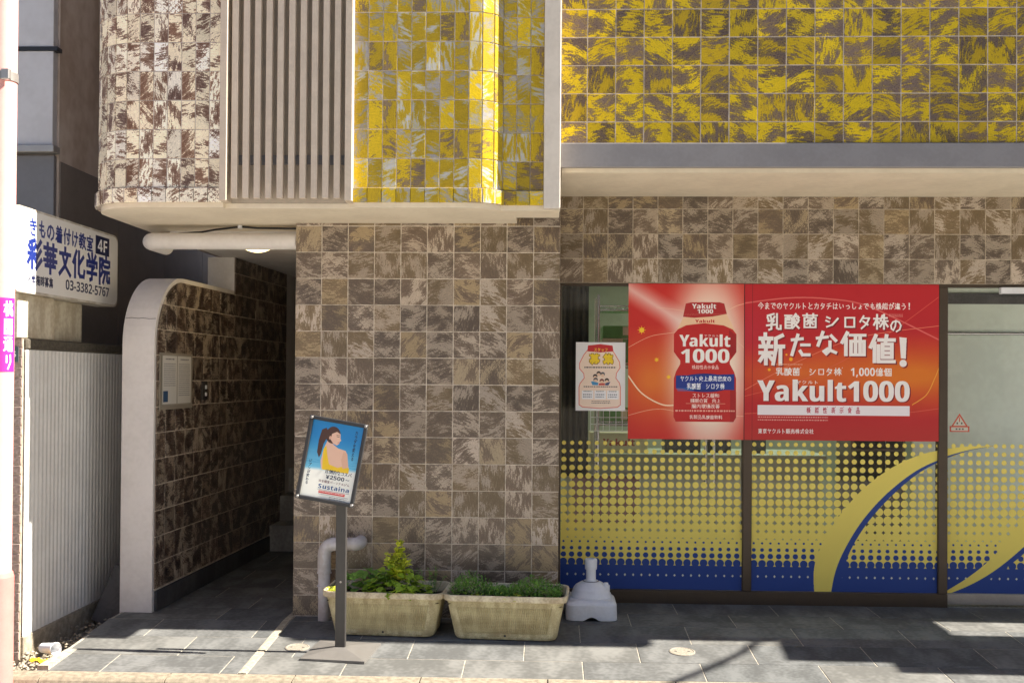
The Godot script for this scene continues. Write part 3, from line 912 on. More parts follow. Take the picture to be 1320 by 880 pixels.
func tile_mesh(w: float, h: float, variant: int) -> ArrayMesh:
	var key := "tile %.4f %.4f %d" % [w, h, variant]
	if cache.has(key):
		return cache[key]
	var st := begin()
	var b := 0.0016
	var t := 0.008
	var cell := variant % 64
	var full := TP
	var sx := minf(1.0, w / full) * 0.125 * 0.94
	var sy := minf(1.0, h / full) * 0.125 * 0.94
	var r := Rect2((cell % 8) * 0.125 + 0.004, (cell / 8) * 0.125 + 0.004, sx, sy)
	if variant & 64:
		r = Rect2(r.end.x, r.position.y, -r.size.x, r.size.y)
	if variant & 128:
		r = Rect2(r.position.x, r.end.y, r.size.x, -r.size.y)
	var x := w / 2
	var y := h / 2
	var A := Vector3(-x + b, -y + b, 0)
	var B := Vector3(x - b, -y + b, 0)
	var C := Vector3(x - b, y - b, 0)
	var E := Vector3(-x + b, y - b, 0)
	var ll := Vector2(r.position.x, r.position.y + r.size.y)
	var lr := r.position + r.size
	var ur := Vector2(r.position.x + r.size.x, r.position.y)
	var ul := r.position
	var z := Vector3.ZERO
	tri(st, A, B, C, Vector3.BACK, true, z, z, z, ll, lr, ur)
	tri(st, A, C, E, Vector3.BACK, true, z, z, z, ll, ur, ul)
	var P := [A, B, C, E]
	var Q := [Vector3(-x, -y, -b), Vector3(x, -y, -b), Vector3(x, y, -b), Vector3(-x, y, -b)]
	var uv := [ll, lr, ur, ul]
	for i in 4:
		var j := (i + 1) % 4
		var hint: Vector3 = (Q[i] + Q[j]) * Vector3(1, 1, 0) + Vector3(0, 0, 0.02)
		tri(st, P[i], P[j], Q[j], hint, true, z, z, z, uv[i], uv[j], uv[j])
		tri(st, P[i], Q[j], Q[i], hint, true, z, z, z, uv[i], uv[j], uv[i])
		var d := Vector3(0, 0, b - t)
		tri(st, Q[i], Q[j], Q[j] + d, hint - Vector3(0, 0, 0.02), true, z, z, z, uv[i], uv[j], uv[j])
		tri(st, Q[i], Q[j] + d, Q[i] + d, hint - Vector3(0, 0, 0.02), true, z, z, z, uv[i], uv[j], uv[i])
	cache[key] = done(st)
	return cache[key]

func lay(parent: Node3D, m: Material, at: Vector3, out: Vector3, w: float, h: float) -> void:
	# one tile whose face is centred at «at» and looks along «out»
	var right := Vector3.UP.cross(out).normalized()
	var bs := Basis(right, Vector3.UP, out) * Basis.from_euler(Vector3(rng.randfn(0.0, 0.004), rng.randfn(0.0, 0.004), rng.randfn(0.0, 0.0025)))
	obj("tile", tile_mesh(w, h, rng.randi() % 256), m, parent, at + out * rng.randf_range(-0.0006, 0.0006), bs)

func ground_y(z: float) -> float:
	return -0.066 * maxf(0.0, z - 0.12)

var M := {}

func make_materials() -> void:
	var dust := mottle("dust", 3, 0.012, 0.09, 0.955, 1.0, 1, 0.06)
	var rough := mottle("rough", 11, 0.03, 0.22, 0.78, 1.0, 1, 0.05)
	var slate := mottle("slate", 21, 0.014, 0.10, 0.77, 1.0, 2)
	var stain := mottle("stain", 31, 0.02, 0.06, 0.86, 1.0, 3, 0.25)
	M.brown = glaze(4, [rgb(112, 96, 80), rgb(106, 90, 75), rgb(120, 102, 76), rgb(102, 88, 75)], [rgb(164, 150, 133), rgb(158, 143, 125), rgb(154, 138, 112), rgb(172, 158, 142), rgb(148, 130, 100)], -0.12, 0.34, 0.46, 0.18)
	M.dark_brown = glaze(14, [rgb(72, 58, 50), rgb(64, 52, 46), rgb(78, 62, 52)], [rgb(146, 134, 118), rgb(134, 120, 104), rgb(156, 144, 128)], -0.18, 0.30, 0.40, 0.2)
	M.yellow = glaze(44, [rgb(112, 96, 88), rgb(120, 102, 92), rgb(104, 88, 80)], [rgb(198, 170, 8), rgb(188, 160, 8), rgb(206, 178, 12), rgb(180, 152, 12)], 0.02, 0.30, 0.40, 0.08)
	M.yellow_bay_sky_glint = glaze(54, [rgb(160, 154, 150), rgb(172, 168, 168), rgb(128, 110, 94), rgb(190, 190, 192)], [rgb(180, 152, 12), rgb(170, 144, 14), rgb(190, 162, 14)], 0.14, 0.14, 0.36, 0.1)  # pale grey grounds paint the sky reflected in the bay tiles
	M.cream = glaze(64, [rgb(112, 84, 66), rgb(104, 78, 64), rgb(122, 90, 68)], [rgb(238, 230, 208), rgb(230, 220, 192), rgb(242, 236, 220), rgb(228, 216, 188)], 0.22, 0.2, 0.3, 0.3)  # brown ground; the cream brush carries a bright reflection in its colour
	M.grout = mat(rgb(222, 210, 192), 0.9, rough, 0.5)
	M.grout_pale = mat(rgb(208, 196, 184), 0.9, rough, 0.5)
	M.grout_dark = mat(rgb(200, 186, 166), 0.9, rough, 0.5)
	M.soffit = mat(rgb(230, 219, 198), 0.75, dust, 1.2)
	M.plaster = mat(rgb(222, 218, 214), 0.75, dust, 0.9)
	M.fin = mat(rgb(212, 204, 192), 0.6, dust, 0.8)
	M.louver = mat(rgb(204, 190, 172), 0.45, dust, 0.6)
	M.fascia = mat(rgb(150, 148, 150), 0.42, dust, 0.7, 0.0, 0.45)
	M.louver_back = mat(rgb(186, 174, 158), 0.6, dust, 0.7)
	M.dark_glass = mat(rgb(52, 58, 66), 0.08)
	M.rail = mat(rgb(132, 132, 136), 0.5)
	M.slabs = [mat(rgb(112, 113, 112), 0.78, slate, 0.9, 0.08, 0.0, 0.3), mat(rgb(105, 107, 107), 0.78, slate, 0.7, 0.08, 0.0, 0.3), mat(rgb(119, 119, 116), 0.78, slate, 1.1, 0.08, 0.0, 0.3)]
	M.joint = mat(rgb(176, 170, 156), 0.95, rough, 0.3)
	M.strip = mat(rgb(180, 172, 152), 0.7, rough, 0.3)
	M.concrete = mat(rgb(168, 158, 140), 0.95, rough, 0.5, 0.4)
	M.kerb = mat(rgb(148, 138, 120), 0.95, rough, 0.35, 0.5)
	M.asphalt = mat(rgb(178, 176, 170), 0.95, rough, 0.25, 0.6)
	M.skirting = mat(rgb(84, 84, 86), 0.6, slate, 0.8)
	M.step = mat(rgb(176, 174, 170), 0.8, slate, 0.8)
	M.frame = mat(rgb(78, 66, 54), 0.4, dust, 0.5, 0.0, 0.3)
	M.alu = mat(rgb(172, 168, 164), 0.35, dust, 0.5, 0.0, 0.6)
	M.black = mat(rgb(34, 34, 36), 0.4)
	M.black_plastic = mat(rgb(46, 46, 48), 0.38, dust, 0.2)
	M.pole_metal = mat(rgb(70, 68, 66), 0.45, dust, 0.2, 0.0, 0.3)
	M.plate = mat(rgb(124, 121, 117), 0.45, dust, 0.25, 0.0, 0.3)
	M.pvc = mat(rgb(204, 202, 204), 0.4, stain, 0.5)
	M.planter = mat(rgb(216, 208, 166), 0.6, mottle("dirt", 71, 0.02, 0.14, 0.76, 1.0, 2, 0.22), 0.35)
	M.planter_rim = mat(rgb(228, 218, 188), 0.55, mottle("dirt", 71, 0.02, 0.14, 0.76, 1.0, 2, 0.22), 0.6)
	M.soil = mat(rgb(52, 40, 32), 0.95, rough, 0.1, 1.0)
	M.white_plastic = mat(rgb(230, 232, 235), 0.42, dust, 0.5)
	M.cover = mat(rgb(158, 151, 138), 0.6, rough, 0.1, 0.3)
	M.fence = mat(rgb(232, 231, 226), 0.55, dust, 0.9)
	M.fence_cap = mat(rgb(92, 86, 74), 0.9, rough, 0.2, 0.5)
	M.brick = mat(rgb(176, 156, 146), 0.85, rough, 0.2, 0.3)
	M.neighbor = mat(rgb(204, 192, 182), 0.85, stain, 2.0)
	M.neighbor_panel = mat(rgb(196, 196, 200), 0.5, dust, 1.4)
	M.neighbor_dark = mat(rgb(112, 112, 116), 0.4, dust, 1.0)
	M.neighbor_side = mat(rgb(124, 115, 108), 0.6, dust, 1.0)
	M.sign_case = mat(rgb(206, 202, 192), 0.5, stain, 0.6)
	M.sign_box = mat(rgb(208, 200, 178), 0.55, stain, 0.5)
	M.pink = mat(rgb(226, 164, 158), 0.5, dust, 0.4)
	M.opposite = mat(rgb(228, 224, 216), 0.85, stain, 2.5)
	M.room = mat(rgb(166, 172, 150), 0.8, dust, 1.5)
	M.screen = mat(rgb(226, 238, 226), 0.7, dust, 1.5)
	M.sleeve = mat(rgb(150, 142, 128), 0.3)
	M.counter = mat(rgb(190, 196, 184), 0.6, dust, 1.0)
	M.steel = mat(rgb(200, 200, 200), 0.25, null, 1.0, 0.0, 0.9)
	M.green = mat(rgb(92, 150, 72), 0.5, dust, 0.3)
	M.carton = mat(rgb(206, 200, 168), 0.7, dust, 0.3)
	M.darkred = mat(rgb(118, 34, 30), 0.5, dust, 0.4)
	M.curtain = mat(rgb(66, 64, 52), 0.9, stain, 0.5)
	M.glass = StandardMaterial3D.new()
	M.glass.albedo_color = Color(0.10, 0.14, 0.12, 0.05)
	M.glass.transparency = BaseMaterial3D.TRANSPARENCY_ALPHA
	M.glass.roughness = 0.03
	M.leaf = mat(rgb(142, 170, 54), 0.5)  # lightened to stand in for direct sun on the shrub
	M.leaf.backlight_enabled = true
	M.leaf.backlight = Color(0.5, 0.6, 0.15)
	M.leaf_young = mat(rgb(206, 212, 78), 0.5)  # young yellow green, lightened further in place of direct sun
	M.leaf_young.backlight_enabled = true
	M.leaf_young.backlight = Color(0.6, 0.65, 0.15)
	M.leaf_dark = mat(rgb(104, 144, 56), 0.5)
	M.leaf_dark.backlight_enabled = true
	M.leaf_dark.backlight = Color(0.25, 0.4, 0.1)
	M.stem = mat(rgb(110, 112, 52), 0.7)

# ---------------------------------------------------------------- ground
func slab(parent: Node3D, x0: float, x1: float, z0: float, z1: float) -> void:
	var g := 0.0025
	var w := x1 - x0 - 2 * g
	var d := z1 - z0 - 2 * g
	if w < 0.02 or d < 0.02:
		return
	var key := "slab %.3f %.3f" % [w, d]
	if not cache.has(key):
		cache[key] = cboxm(Vector3(-w / 2, -0.03, -d / 2), Vector3(w / 2, 0, d / 2), 0.0015)
	var y0 := ground_y(z0)
	var y1 := ground_y(z1)
	obj("slab", cache[key], M.slabs[rng.randi() % 3], parent, Vector3((x0 + x1) / 2, (y0 + y1) / 2 + rng.randf_range(-0.0006, 0.0006), (z0 + z1) / 2), Basis.from_euler(Vector3(atan((y0 - y1) / (z1 - z0)), 0, 0)))

func build_ground() -> void:
	var pav := structure("pavement")
	var st := begin()
	for s in [[-3.6, 0.12], [0.12, 0.985]]:
		var a := Vector3(-2.455, ground_y(s[0]) - 0.0018, s[0])
		var b := Vector3(4.6, ground_y(s[0]) - 0.0018, s[0])
		var c := Vector3(4.6, ground_y(s[1]) - 0.0018, s[1])
		var d := Vector3(-2.455, ground_y(s[1]) - 0.0018, s[1])
		quad(st, a, b, c, d, Vector3.UP)
	box(st, Vector3(-2.455, -0.3, -0.05), Vector3(-2.40, -0.035, 0.98))
	obj("bedding", done(st), M.joint, pav)
	var rows := [[-0.49, -0.185, 1], [-0.185, 0.12, 1], [0.12, 0.425, 0], [0.425, 0.73, 1], [0.73, 0.985, 0]]
	for r in rows:
		var off: float = -0.409 if r[2] == 0 else -0.70
		if r[0] < -0.3:
			off = -0.409
		for side in [[-1.436, 4.5], [-2.46, -1.479]]:
			var lo: float = side[0]
			if r[0] < -0.3:
				if side[0] < -2.0:
					continue
				lo = 0.06
			if r[0] < -0.05 and r[0] > -0.3:
				if side[0] < -2.0:
					lo = -2.46
			var x := off - 0.58 * 8
			while x < side[1]:
				slab(pav, maxf(lo, x), minf(side[1], x + 0.58), r[0], r[1])
				x += 0.58
	var z := -0.185
	var k := 0
	while z > -2.25:
		var o: float = -2.05 if k % 2 else -1.76
		slab(pav, -2.27, o, z - 0.305, z)
		slab(pav, o, minf(o + 0.58, -1.456), z - 0.305, z)
		if o + 0.58 < -1.46:
			slab(pav, o + 0.58, -1.456, z - 0.305, z)
		z -= 0.305
		k += 1
	var stp := begin()
	var zz := [-0.0, 0.12, 0.985]
	for i in 2:
		quad(stp, Vector3(-1.476, ground_y(zz[i]) + 0.003, zz[i]), Vector3(-1.439, ground_y(zz[i]) + 0.003, zz[i]), Vector3(-1.439, ground_y(zz[i + 1]) + 0.003, zz[i + 1]), Vector3(-1.476, ground_y(zz[i + 1]) + 0.003, zz[i + 1]), Vector3.UP)
		for sx in [-1.476, -1.439]:
			quad(stp, Vector3(sx, ground_y(zz[i]) + 0.003, zz[i]), Vector3(sx, ground_y(zz[i + 1]) + 0.003, zz[i + 1]), Vector3(sx, ground_y(zz[i + 1]) - 0.02, zz[i + 1]), Vector3(sx, ground_y(zz[i]) - 0.02, zz[i]), Vector3(signf(sx + 1.457), 0, 0))
	obj("joint_strip", done(stp), M.strip, pav)
	# kerb stones
	var kerb := structure("kerb")
	var x := -6.0
	while x < 6.0:
		var prof := PackedVector2Array()
		for q in [[0.988, -0.3], [0.988, -0.058], [1.045, -0.060], [1.068, -0.064], [1.085, -0.075], [1.095, -0.095], [1.10, -0.3]]:
			prof.append(Vector2(q[0], q[1]))
		var sk := begin()
		panel(sk, prof, 0.002, 0.596)
		obj("kerb_stone", done(sk), M.kerb, kerb, Vector3(x + 0.6, 0, 0), Basis(Vector3(0, 0, 1), Vector3(0, 1, 0), Vector3(-1, 0, 0)))
		x += 0.6
	var road := structure("road")
	obj("asphalt_sheet", boxm(Vector3(-40, -0.6, 1.05), Vector3(40, -0.17, 60)), M.asphalt, road)
	var soil := structure("ground")
	obj("earth_sheet", boxm(Vector3(-40, -0.5, -40), Vector3(40, -0.125, 1.05)), M.concrete, soil)
	# gravel in the gap by the fence
	var gm := begin()
	for i in 420:
		var c := Vector3(rng.randf_range(-2.69, -2.44), -0.105, rng.randf_range(-0.5, 0.97))
		var r := rng.randf_range(0.006, 0.017)
		c.y += rng.randf_range(0.0, 0.02) + (0.03 if rng.randf() < 0.3 else 0.0)
		var pts := []
		for k2 in 6:
			pts.append(c + Vector3([r, -r, 0, 0, 0, 0][k2], [0, 0, r, -r, 0, 0][k2] * 0.7, [0, 0, 0, 0, r, -r][k2]).rotated(Vector3.UP, rng.randf() * 0.6) * rng.randf_range(0.8, 1.2))
		for a in [0, 1]:
			for b in [2, 3]:
				for d in [4, 5]:
					tri(gm, pts[a], pts[b], pts[d], (pts[a] + pts[b] + pts[d]) / 3.0 - c)
	var gr := obj("gravel", done(gm), M.concrete)
	gr.set_meta("kind", "stuff")
	tag(gr, "loose grey gravel and grit along the foot of the white fence", "gravel")

# ---------------------------------------------------------------- the tiled building
func bay_plan(d: float, recess := 0.525) -> PackedVector2Array:
	var p := PackedVector2Array([Vector2(-2.46 + d, -0.45)])
	for k in 13:
		var a := PI - PI / 2 * k / 12.0
		p.append(Vector2(-2.14 + (0.32 - d) * cos(a), 0.26 + (0.32 - d) * sin(a)))
	p.append_array([Vector2(-1.700, 0.58 - d), Vector2(-1.700, recess), Vector2(-1.018, recess), Vector2(-1.018, 0.58 - d)])
	for k in 9:
		var a := PI / 2 - deg_to_rad(57.0) * k / 8.0
		p.append(Vector2(-0.425 + (0.206 - d) * cos(a), 0.374 + (0.206 - d) * sin(a)))
	p.append_array([Vector2(-0.036, 0.4870 - d), Vector2(0.046, 0.4870 - d), Vector2(0.046, 0.22), Vector2(-0.19, 0.22), Vector2(-0.19, -0.45)])
	return p

func build_building() -> void:
	# the pillar
	var pil := thing("tiled_pillar", "wide pillar of brown brushed square tiles between passage and shop window", "pillar")
	obj("core", boxm(Vector3(-1.447, -0.1, -3.4), Vector3(0.0538, 2.60, -0.0020)), M.grout, pil)
	var ys := [0.001]
	for k in 16:
		ys.append(-0.03 + 0.15 * (k + 1))
	ys.append(2.49)
	for r in ys.size() - 1:
		var h: float = ys[r + 1] - ys[r]
		for c in 10:
			lay(pil, M.brown, Vector3(-1.454 + TP * (c + 0.5), (ys[r] + ys[r + 1]) / 2, 0), Vector3.BACK, TP - 0.005, h - 0.005)
		for c in 3:
			lay(pil, M.brown, Vector3(0.056, (ys[r] + ys[r + 1]) / 2, -0.008 - 0.151 * (c + 0.5)), Vector3.RIGHT, TP - 0.005, h - 0.005)
	# the tiled band over the shop window
	var band := thing("tiled_lintel", "dark brown tiled band directly above the shop window", "wall")
	obj("core", boxm(Vector3(0.057, 1.943, -0.72), Vector3(4.6, 2.49, -0.4720)), M.grout_dark, band)
	for r in [[1.943, 2.090], [2.091, 2.241], [2.242, 2.392], [2.393, 2.482]]:
		var x := 0.048
		while x < 3.3:
			var w := TP
			var a := maxf(x, 0.059)
			lay(band, M.brown, Vector3((a + x + w) / 2, (r[0] + r[1]) / 2, -0.47), Vector3.BACK, x + w - a - 0.005, r[1] - r[0] - 0.004)
			x += w
	# the upper wall on the right
	var up := thing("tiled_upper_wall", "upper wall of yellow and brown tiles above a grey metal fascia", "wall")
	obj("core", boxm(Vector3(0.0505, 2.50, -3.4), Vector3(4.65, 7.2, 0.3280)), M.grout_pale, up)
	obj("soffit", boxm(Vector3(0.058, 2.468, -0.475), Vector3(4.65, 2.4995, 0.300)), M.soffit, up)
	obj("fascia", cboxm(Vector3(0.051, 2.487, 0.318), Vector3(4.65, 2.616, 0.352), 0.003), M.fascia, up)
	ys = [2.620, 2.734]
	for k in 7:
		ys.append(2.734 + 0.151 * (k + 1))
	for r in ys.size() - 1:
		var x := 0.0525
		var first := true
		while x < 3.2:
			var w := 0.1395 if first else TP
			lay(up, M.yellow, Vector3(x + w / 2, (ys[r] + ys[r + 1]) / 2, 0.330), Vector3.BACK, w - 0.005, ys[r + 1] - ys[r] - 0.005)
			x += w
			first = false
	# unseen boxes added beyond the frame, shaped to shade the pavement
	obj("unseen_shade_bay", cboxm(Vector3(3.78, 3.9, 0.3), Vector3(4.52, 5.2, 0.565), 0.05), M.soffit, up)
	obj("unseen_shade_ledge", cboxm(Vector3(3.9, 3.28, 0.3), Vector3(4.52, 3.9, 0.42), 0.02), M.soffit, up)
	# the bay
	var bay := thing("tiled_bay", "projecting rounded upper bay with yellow and cream tiles and a louvre", "bay")
	var st := begin()
	prism(st, bay_plan(0.0020), 2.262, 7.2)
	obj("core", done(st), M.grout_pale, bay)
	st = begin()
	prism(st, bay_plan(0.014, 0.532), 2.236, 2.262)
	obj("soffit", done(st), M.soffit, bay)
	obj("notch_ceiling", boxm(Vector3(-0.1895, 2.52, -0.45), Vector3(0.0455, 7.2, 0.2195)), M.soffit, bay)
	obj("back_wall", boxm(Vector3(-2.46, 2.236, -3.4), Vector3(-0.19, 7.2, -0.4505)), M.neighbor, bay)
	st = begin()
	for seg in [[0, 14], [17, 27]]:
		pass
	obj("fin", cboxm(Vector3(-0.037, 2.240, 0.40), Vector3(0.049, 7.2, 0.522), 0.003), M.fin, bay)
	var cols := []
	for k in 7:
		var a := PI - PI / 2 * (k + 0.5) / 7.0
		cols.append([Vector2(-2.14 + 0.32 * cos(a), 0.26 + 0.32 * sin(a)), Vector2(cos(a), sin(a)), 0.503 / 7.0, M.cream])
	for k in 6:
		cols.append([Vector2(-2.14 + 0.0733 * (k + 0.5), 0.58), Vector2(0, 1), 0.0733, M.cream])
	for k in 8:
		cols.append([Vector2(-1.018 + 0.0741 * (k + 0.5), 0.58), Vector2(0, 1), 0.0741, M.yellow_bay_sky_glint])
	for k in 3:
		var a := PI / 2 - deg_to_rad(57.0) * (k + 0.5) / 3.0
		cols.append([Vector2(-0.425 + 0.206 * cos(a), 0.374 + 0.206 * sin(a)), Vector2(cos(a), sin(a)), 0.2013 / 3.0, M.yellow_bay_sky_glint])
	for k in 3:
		cols.append([Vector2(-0.252 + 0.0717 * (k + 0.5), 0.4890), Vector2(0, 1), 0.0717, M.yellow_bay_sky_glint])
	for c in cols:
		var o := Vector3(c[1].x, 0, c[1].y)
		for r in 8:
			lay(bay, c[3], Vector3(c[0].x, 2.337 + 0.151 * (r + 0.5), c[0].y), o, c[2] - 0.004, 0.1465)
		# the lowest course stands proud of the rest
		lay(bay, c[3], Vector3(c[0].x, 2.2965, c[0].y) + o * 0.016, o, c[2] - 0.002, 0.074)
	for g in [[0, 13], [13, 24]]:
		st = begin()
		for i in range(g[0], g[1]):
			var c: Array = cols[i]
			var o := Vector3(c[1].x, 0, c[1].y)
			var t: Vector3 = Vector3(c[1].y, 0, -c[1].x) * c[2] * 0.53
			var f := Vector3(c[0].x, 0, c[0].y) + o * 0.0140
			var b := Vector3(c[0].x, 0, c[0].y) - o * 0.004
			var y0 := Vector3(0, 2.2605, 0)
			var y1 := Vector3(0, 2.3325, 0)
			quad(st, f - t + y0, f + t + y0, f + t + y1, f - t + y1, o)
			quad(st, f - t + y1, f + t + y1, b + t + y1, b - t + y1, Vector3.UP)
			quad(st, f - t + y0, f + t + y0, b + t + y0, b - t + y0, Vector3.DOWN)
			for s in [-1.0, 1.0]:
				quad(st, f + t * s + y0, f + t * s + y1, b + t * s + y1, b + t * s + y0, t * s)
		obj("skirt", done(st), M.grout_pale, bay)
	# louvre
	obj("recess_panel", boxm(Vector3(-1.699, 2.264, 0.5255), Vector3(-1.019, 2.462, 0.535)), M.louver_back, bay)
	obj("recess_rail", cboxm(Vector3(-1.699, 2.4625, 0.5255), Vector3(-1.019, 2.512, 0.545), 0.003), M.rail, bay)
	obj("recess_window", boxm(Vector3(-1.699, 2.5125, 0.5255), Vector3(-1.019, 7.2, 0.535)), M.louver_back, bay)
	for x in [-1.703, -1.055]:
		obj("louver_post", cboxm(Vector3(x, 2.262, 0.50), Vector3(x + 0.037, 7.2, 0.632), 0.002), M.louver, bay)
	for k in 10:
		var x0 := -1.645 + k * 0.0591
		obj("slat", cboxm(Vector3(x0, 2.275, 0.590), Vector3(x0 + 0.0325, 5.0, 0.622), 0.002), M.louver, bay)
	for y in [3.45, 4.7]:
		obj("louver_rail", boxm(Vector3(-1.666, y, 0.555), Vector3(-1.055, y + 0.05, 0.589)), M.louver, bay)

func build_passage() -> void:
	var w := thing("passage_wall", "white plastered passage wall with rounded shoulder and brown tiled inner face", "wall", Vector3(-2.275, 0, -0.03), -0.045)
	var prof := PackedVector2Array([Vector2(0, -0.1)])
	var inset := PackedVector2Array([Vector2(0.022, 0.121)])
	for k in 13:
		var a := PI - PI / 2 * k / 12.0
		prof.append(Vector2(0.42 + 0.42 * cos(a), 1.535 + 0.42 * sin(a)))
		inset.append(Vector2(0.42 + 0.395 * cos(a), 1.535 + 0.395 * sin(a)))
	prof.append_array([Vector2(1.35, 1.955), Vector2(1.35, 2.19), Vector2(3.4, 2.19), Vector2(3.4, -0.1)])
	inset.append_array([Vector2(1.355, 1.93), Vector2(1.355, 2.188), Vector2(2.6, 2.188), Vector2(2.6, 0.121)])
	var side := Basis(Vector3(0, 0, -1), Vector3(0, 1, 0), Vector3(1, 0, 0))
	var st := begin()
	var cap := Basis.IDENTITY
	panel(st, prof, -0.19, 0.0)
	var body := obj("plaster_body", done(st), M.plaster, w, Vector3.ZERO, side)
	var gap := begin()
	var cut := Geometry2D.offset_polygon(inset, -0.002)
	panel(gap, cut[0], 0.0, 0.0070)
	obj("grout_bed", done(gap), M.grout, w, Vector3.ZERO, side)
	for r in 15:
		var y0 := maxf(0.121, -0.021 + 0.15 * r)
		var y1 := -0.021 + 0.15 * (r + 1)
		if y1 - y0 < 0.02:
			continue
		for c in 18:
			var x0 := 0.0 + c * 0.15
			var cell := PackedVector2Array([Vector2(x0 + 0.0025, y0 + 0.0025), Vector2(x0 + 0.1475, y0 + 0.0025), Vector2(x0 + 0.1475, y1 - 0.0025), Vector2(x0 + 0.0025, y1 - 0.0025)])
			var bits := Geometry2D.intersect_polygons(cell, inset)
			for bit in bits:
				var area := 0.0
				for i in bit.size():
					area += bit[i].cross(bit[(i + 1) % bit.size()]) / 2.0
				if absf(area) < 0.0008:
					continue
				if absf(area) > 0.99 * 0.145 * (y1 - y0 - 0.005):
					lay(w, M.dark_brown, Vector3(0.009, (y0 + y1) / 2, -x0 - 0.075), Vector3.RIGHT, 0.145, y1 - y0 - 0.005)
				else:
					var tm := begin()
					var idx := Geometry2D.triangulate_polygon(bit)
					var cl := rng.randi() % 64
					var cu := Vector2((cl % 8) * 0.125 + 0.005, (cl / 8) * 0.125 + 0.005)
					for i in range(0, idx.size(), 3):
						var v := []
						var uv := []
						for k in 3:
							var q: Vector2 = bit[idx[i + k]]
							v.append(Vector3(q.x, q.y, 0.0085))
							uv.append(cu + Vector2(q.x - x0, y1 - q.y) / 0.15 * 0.115)
						tri(tm, v[0], v[1], v[2], Vector3.BACK, true, Vector3.ZERO, Vector3.ZERO, Vector3.ZERO, uv[0], uv[1], uv[2])
					for i in bit.size():
						var a: Vector2 = bit[i]
						var b: Vector2 = bit[(i + 1) % bit.size()]
						var n := Vector3(b.y - a.y, a.x - b.x, 0)
						if n.dot(Vector3((a.x + b.x) / 2 - x0 - 0.075, (a.y + b.y) / 2 - (y0 + y1) / 2, 0)) < 0:
							n = -n
						quad(tm, Vector3(a.x, a.y, 0.001), Vector3(b.x, b.y, 0.001), Vector3(b.x, b.y, 0.0085), Vector3(a.x, a.y, 0.0085), n)
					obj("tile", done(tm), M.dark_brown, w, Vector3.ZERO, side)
	obj("skirting", bar([0.0005, 0.014, -0.0, 0.118, -3.3, -0.03], 0.003), M.skirting, w)
	st = begin()
	var cr := [[-0.186, 1.690], [-0.15, 1.694], [-0.11, 1.689], [-0.08, 1.692], [-0.045, 1.686], [-0.004, 1.689]]
	for i in cr.size() - 1:
		quad(st, Vector3(cr[i][0], cr[i][1], 0.0), Vector3(cr[i + 1][0], cr[i + 1][1], 0.0), Vector3(cr[i + 1][0], cr[i + 1][1] + 0.0025, 0.0), Vector3(cr[i][0], cr[i][1] + 0.0025, 0.0), Vector3.BACK)
	obj("crack", done(st), M.skirting, w, Vector3(0, 0, 0.0), Basis.IDENTITY).position.z = -0.0285
	# canopy over the entrance
	var can := thing("entrance_canopy", "white rounded canopy edge over the passage entrance under the bay", "canopy")
	var pts := [Vector3(-1.458, 2.138, -0.06), Vector3(-1.9, 2.138, -0.06), Vector3(-2.28, 2.138, -0.06)]
	for k in 5:
		var a := PI / 2 + PI / 2 * (k + 1) / 5.0
		pts.append(Vector3(-2.28 + 0.045 * cos(a), 2.138, -0.105 + 0.045 * sin(a)))
	pts.append(Vector3(-2.325, 2.138, -0.34))
	obj("rounded_edge", tubem(pts, 0.048, 0.048, 20), M.plaster, can)
	obj("ceiling", boxm(Vector3(-2.31, 2.192, -3.4), Vector3(-1.448, 2.2355, -0.36)), M.plaster, can)
	var cab := thing("black_cable", "thin black cable clipped under the bay above the canopy edge", "cable")
	obj("wire", tubem([Vector3(-1.46, 2.215, -0.08), Vector3(-1.7, 2.219, -0.09), Vector3(-1.80, 2.228, -0.1), Vector3(-1.95, 2.214, -0.12), Vector3(-2.05, 2.204, -0.16), Vector3(-2.2, 2.20, -0.2)], 0.006, 0.006, 8), M.black, cab)
	obj("clip", cboxm(Vector3(-1.815, 2.216, -0.115), Vector3(-1.79, 2.237, -0.085), 0.003), M.white_plastic, cab)
	var lamp := thing("ceiling_lamp", "glowing round ceiling lamp under the entrance canopy", "lamp", Vector3(-1.84, 2.192, -0.6))
	st = begin()
	var lp := []
	for k in 9:
		var a := -PI / 2 + PI / 2 * k / 8.0
		lp.append(Vector2(cos(a) * 0.105, sin(a) * 0.055))
	lathe(st, lp, 32)
	var glow := StandardMaterial3D.new()
	glow.albedo_color = rgb(250, 240, 215)
	glow.emission_enabled = true
	glow.emission = rgb(255, 226, 160)
	glow.emission_energy_multiplier = 0.9
	obj("globe", done(st), glow, lamp)
	var rim := begin()
	lathe(rim, [Vector2(0.104, -0.012), Vector2(0.114, -0.012), Vector2(0.114, 0.0), Vector2(0.0, 0.0)], 32)
	obj("rim", done(rim), M.alu, lamp)
	var om := OmniLight3D.new()
	om.name = "lamp_glow"
	om.light_color = rgb(255, 226, 170)
	om.light_energy = 0.01
	om.light_size = 0.05
	om.omni_range = 6.0
	om.omni_attenuation = 2.0
	om.shadow_enabled = true
	lamp.add_child(om)
	om.position = Vector3(0, -0.075, 0)
	# stairs at the back
	var stairs := thing("staircase", "grey steps at the dark end of the passage", "stairs", Vector3(0, 0, -2.22))
	for k in 5:
		obj("step", cboxm(Vector3(-2.19, -0.02 if k == 0 else 0.2 * k - 0.004, -0.27 * k - 0.9), Vector3(-1.449, 0.2 * (k + 1), -0.27 * k), 0.006), M.step, stairs)
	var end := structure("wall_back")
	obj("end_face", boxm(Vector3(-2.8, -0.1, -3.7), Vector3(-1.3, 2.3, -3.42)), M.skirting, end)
	# paper notices in a clear sleeve, and a switch plate
	var im := Image.create(420, 300, false, Image.FORMAT_RGB8)
	im.fill(rgb(160, 154, 142))
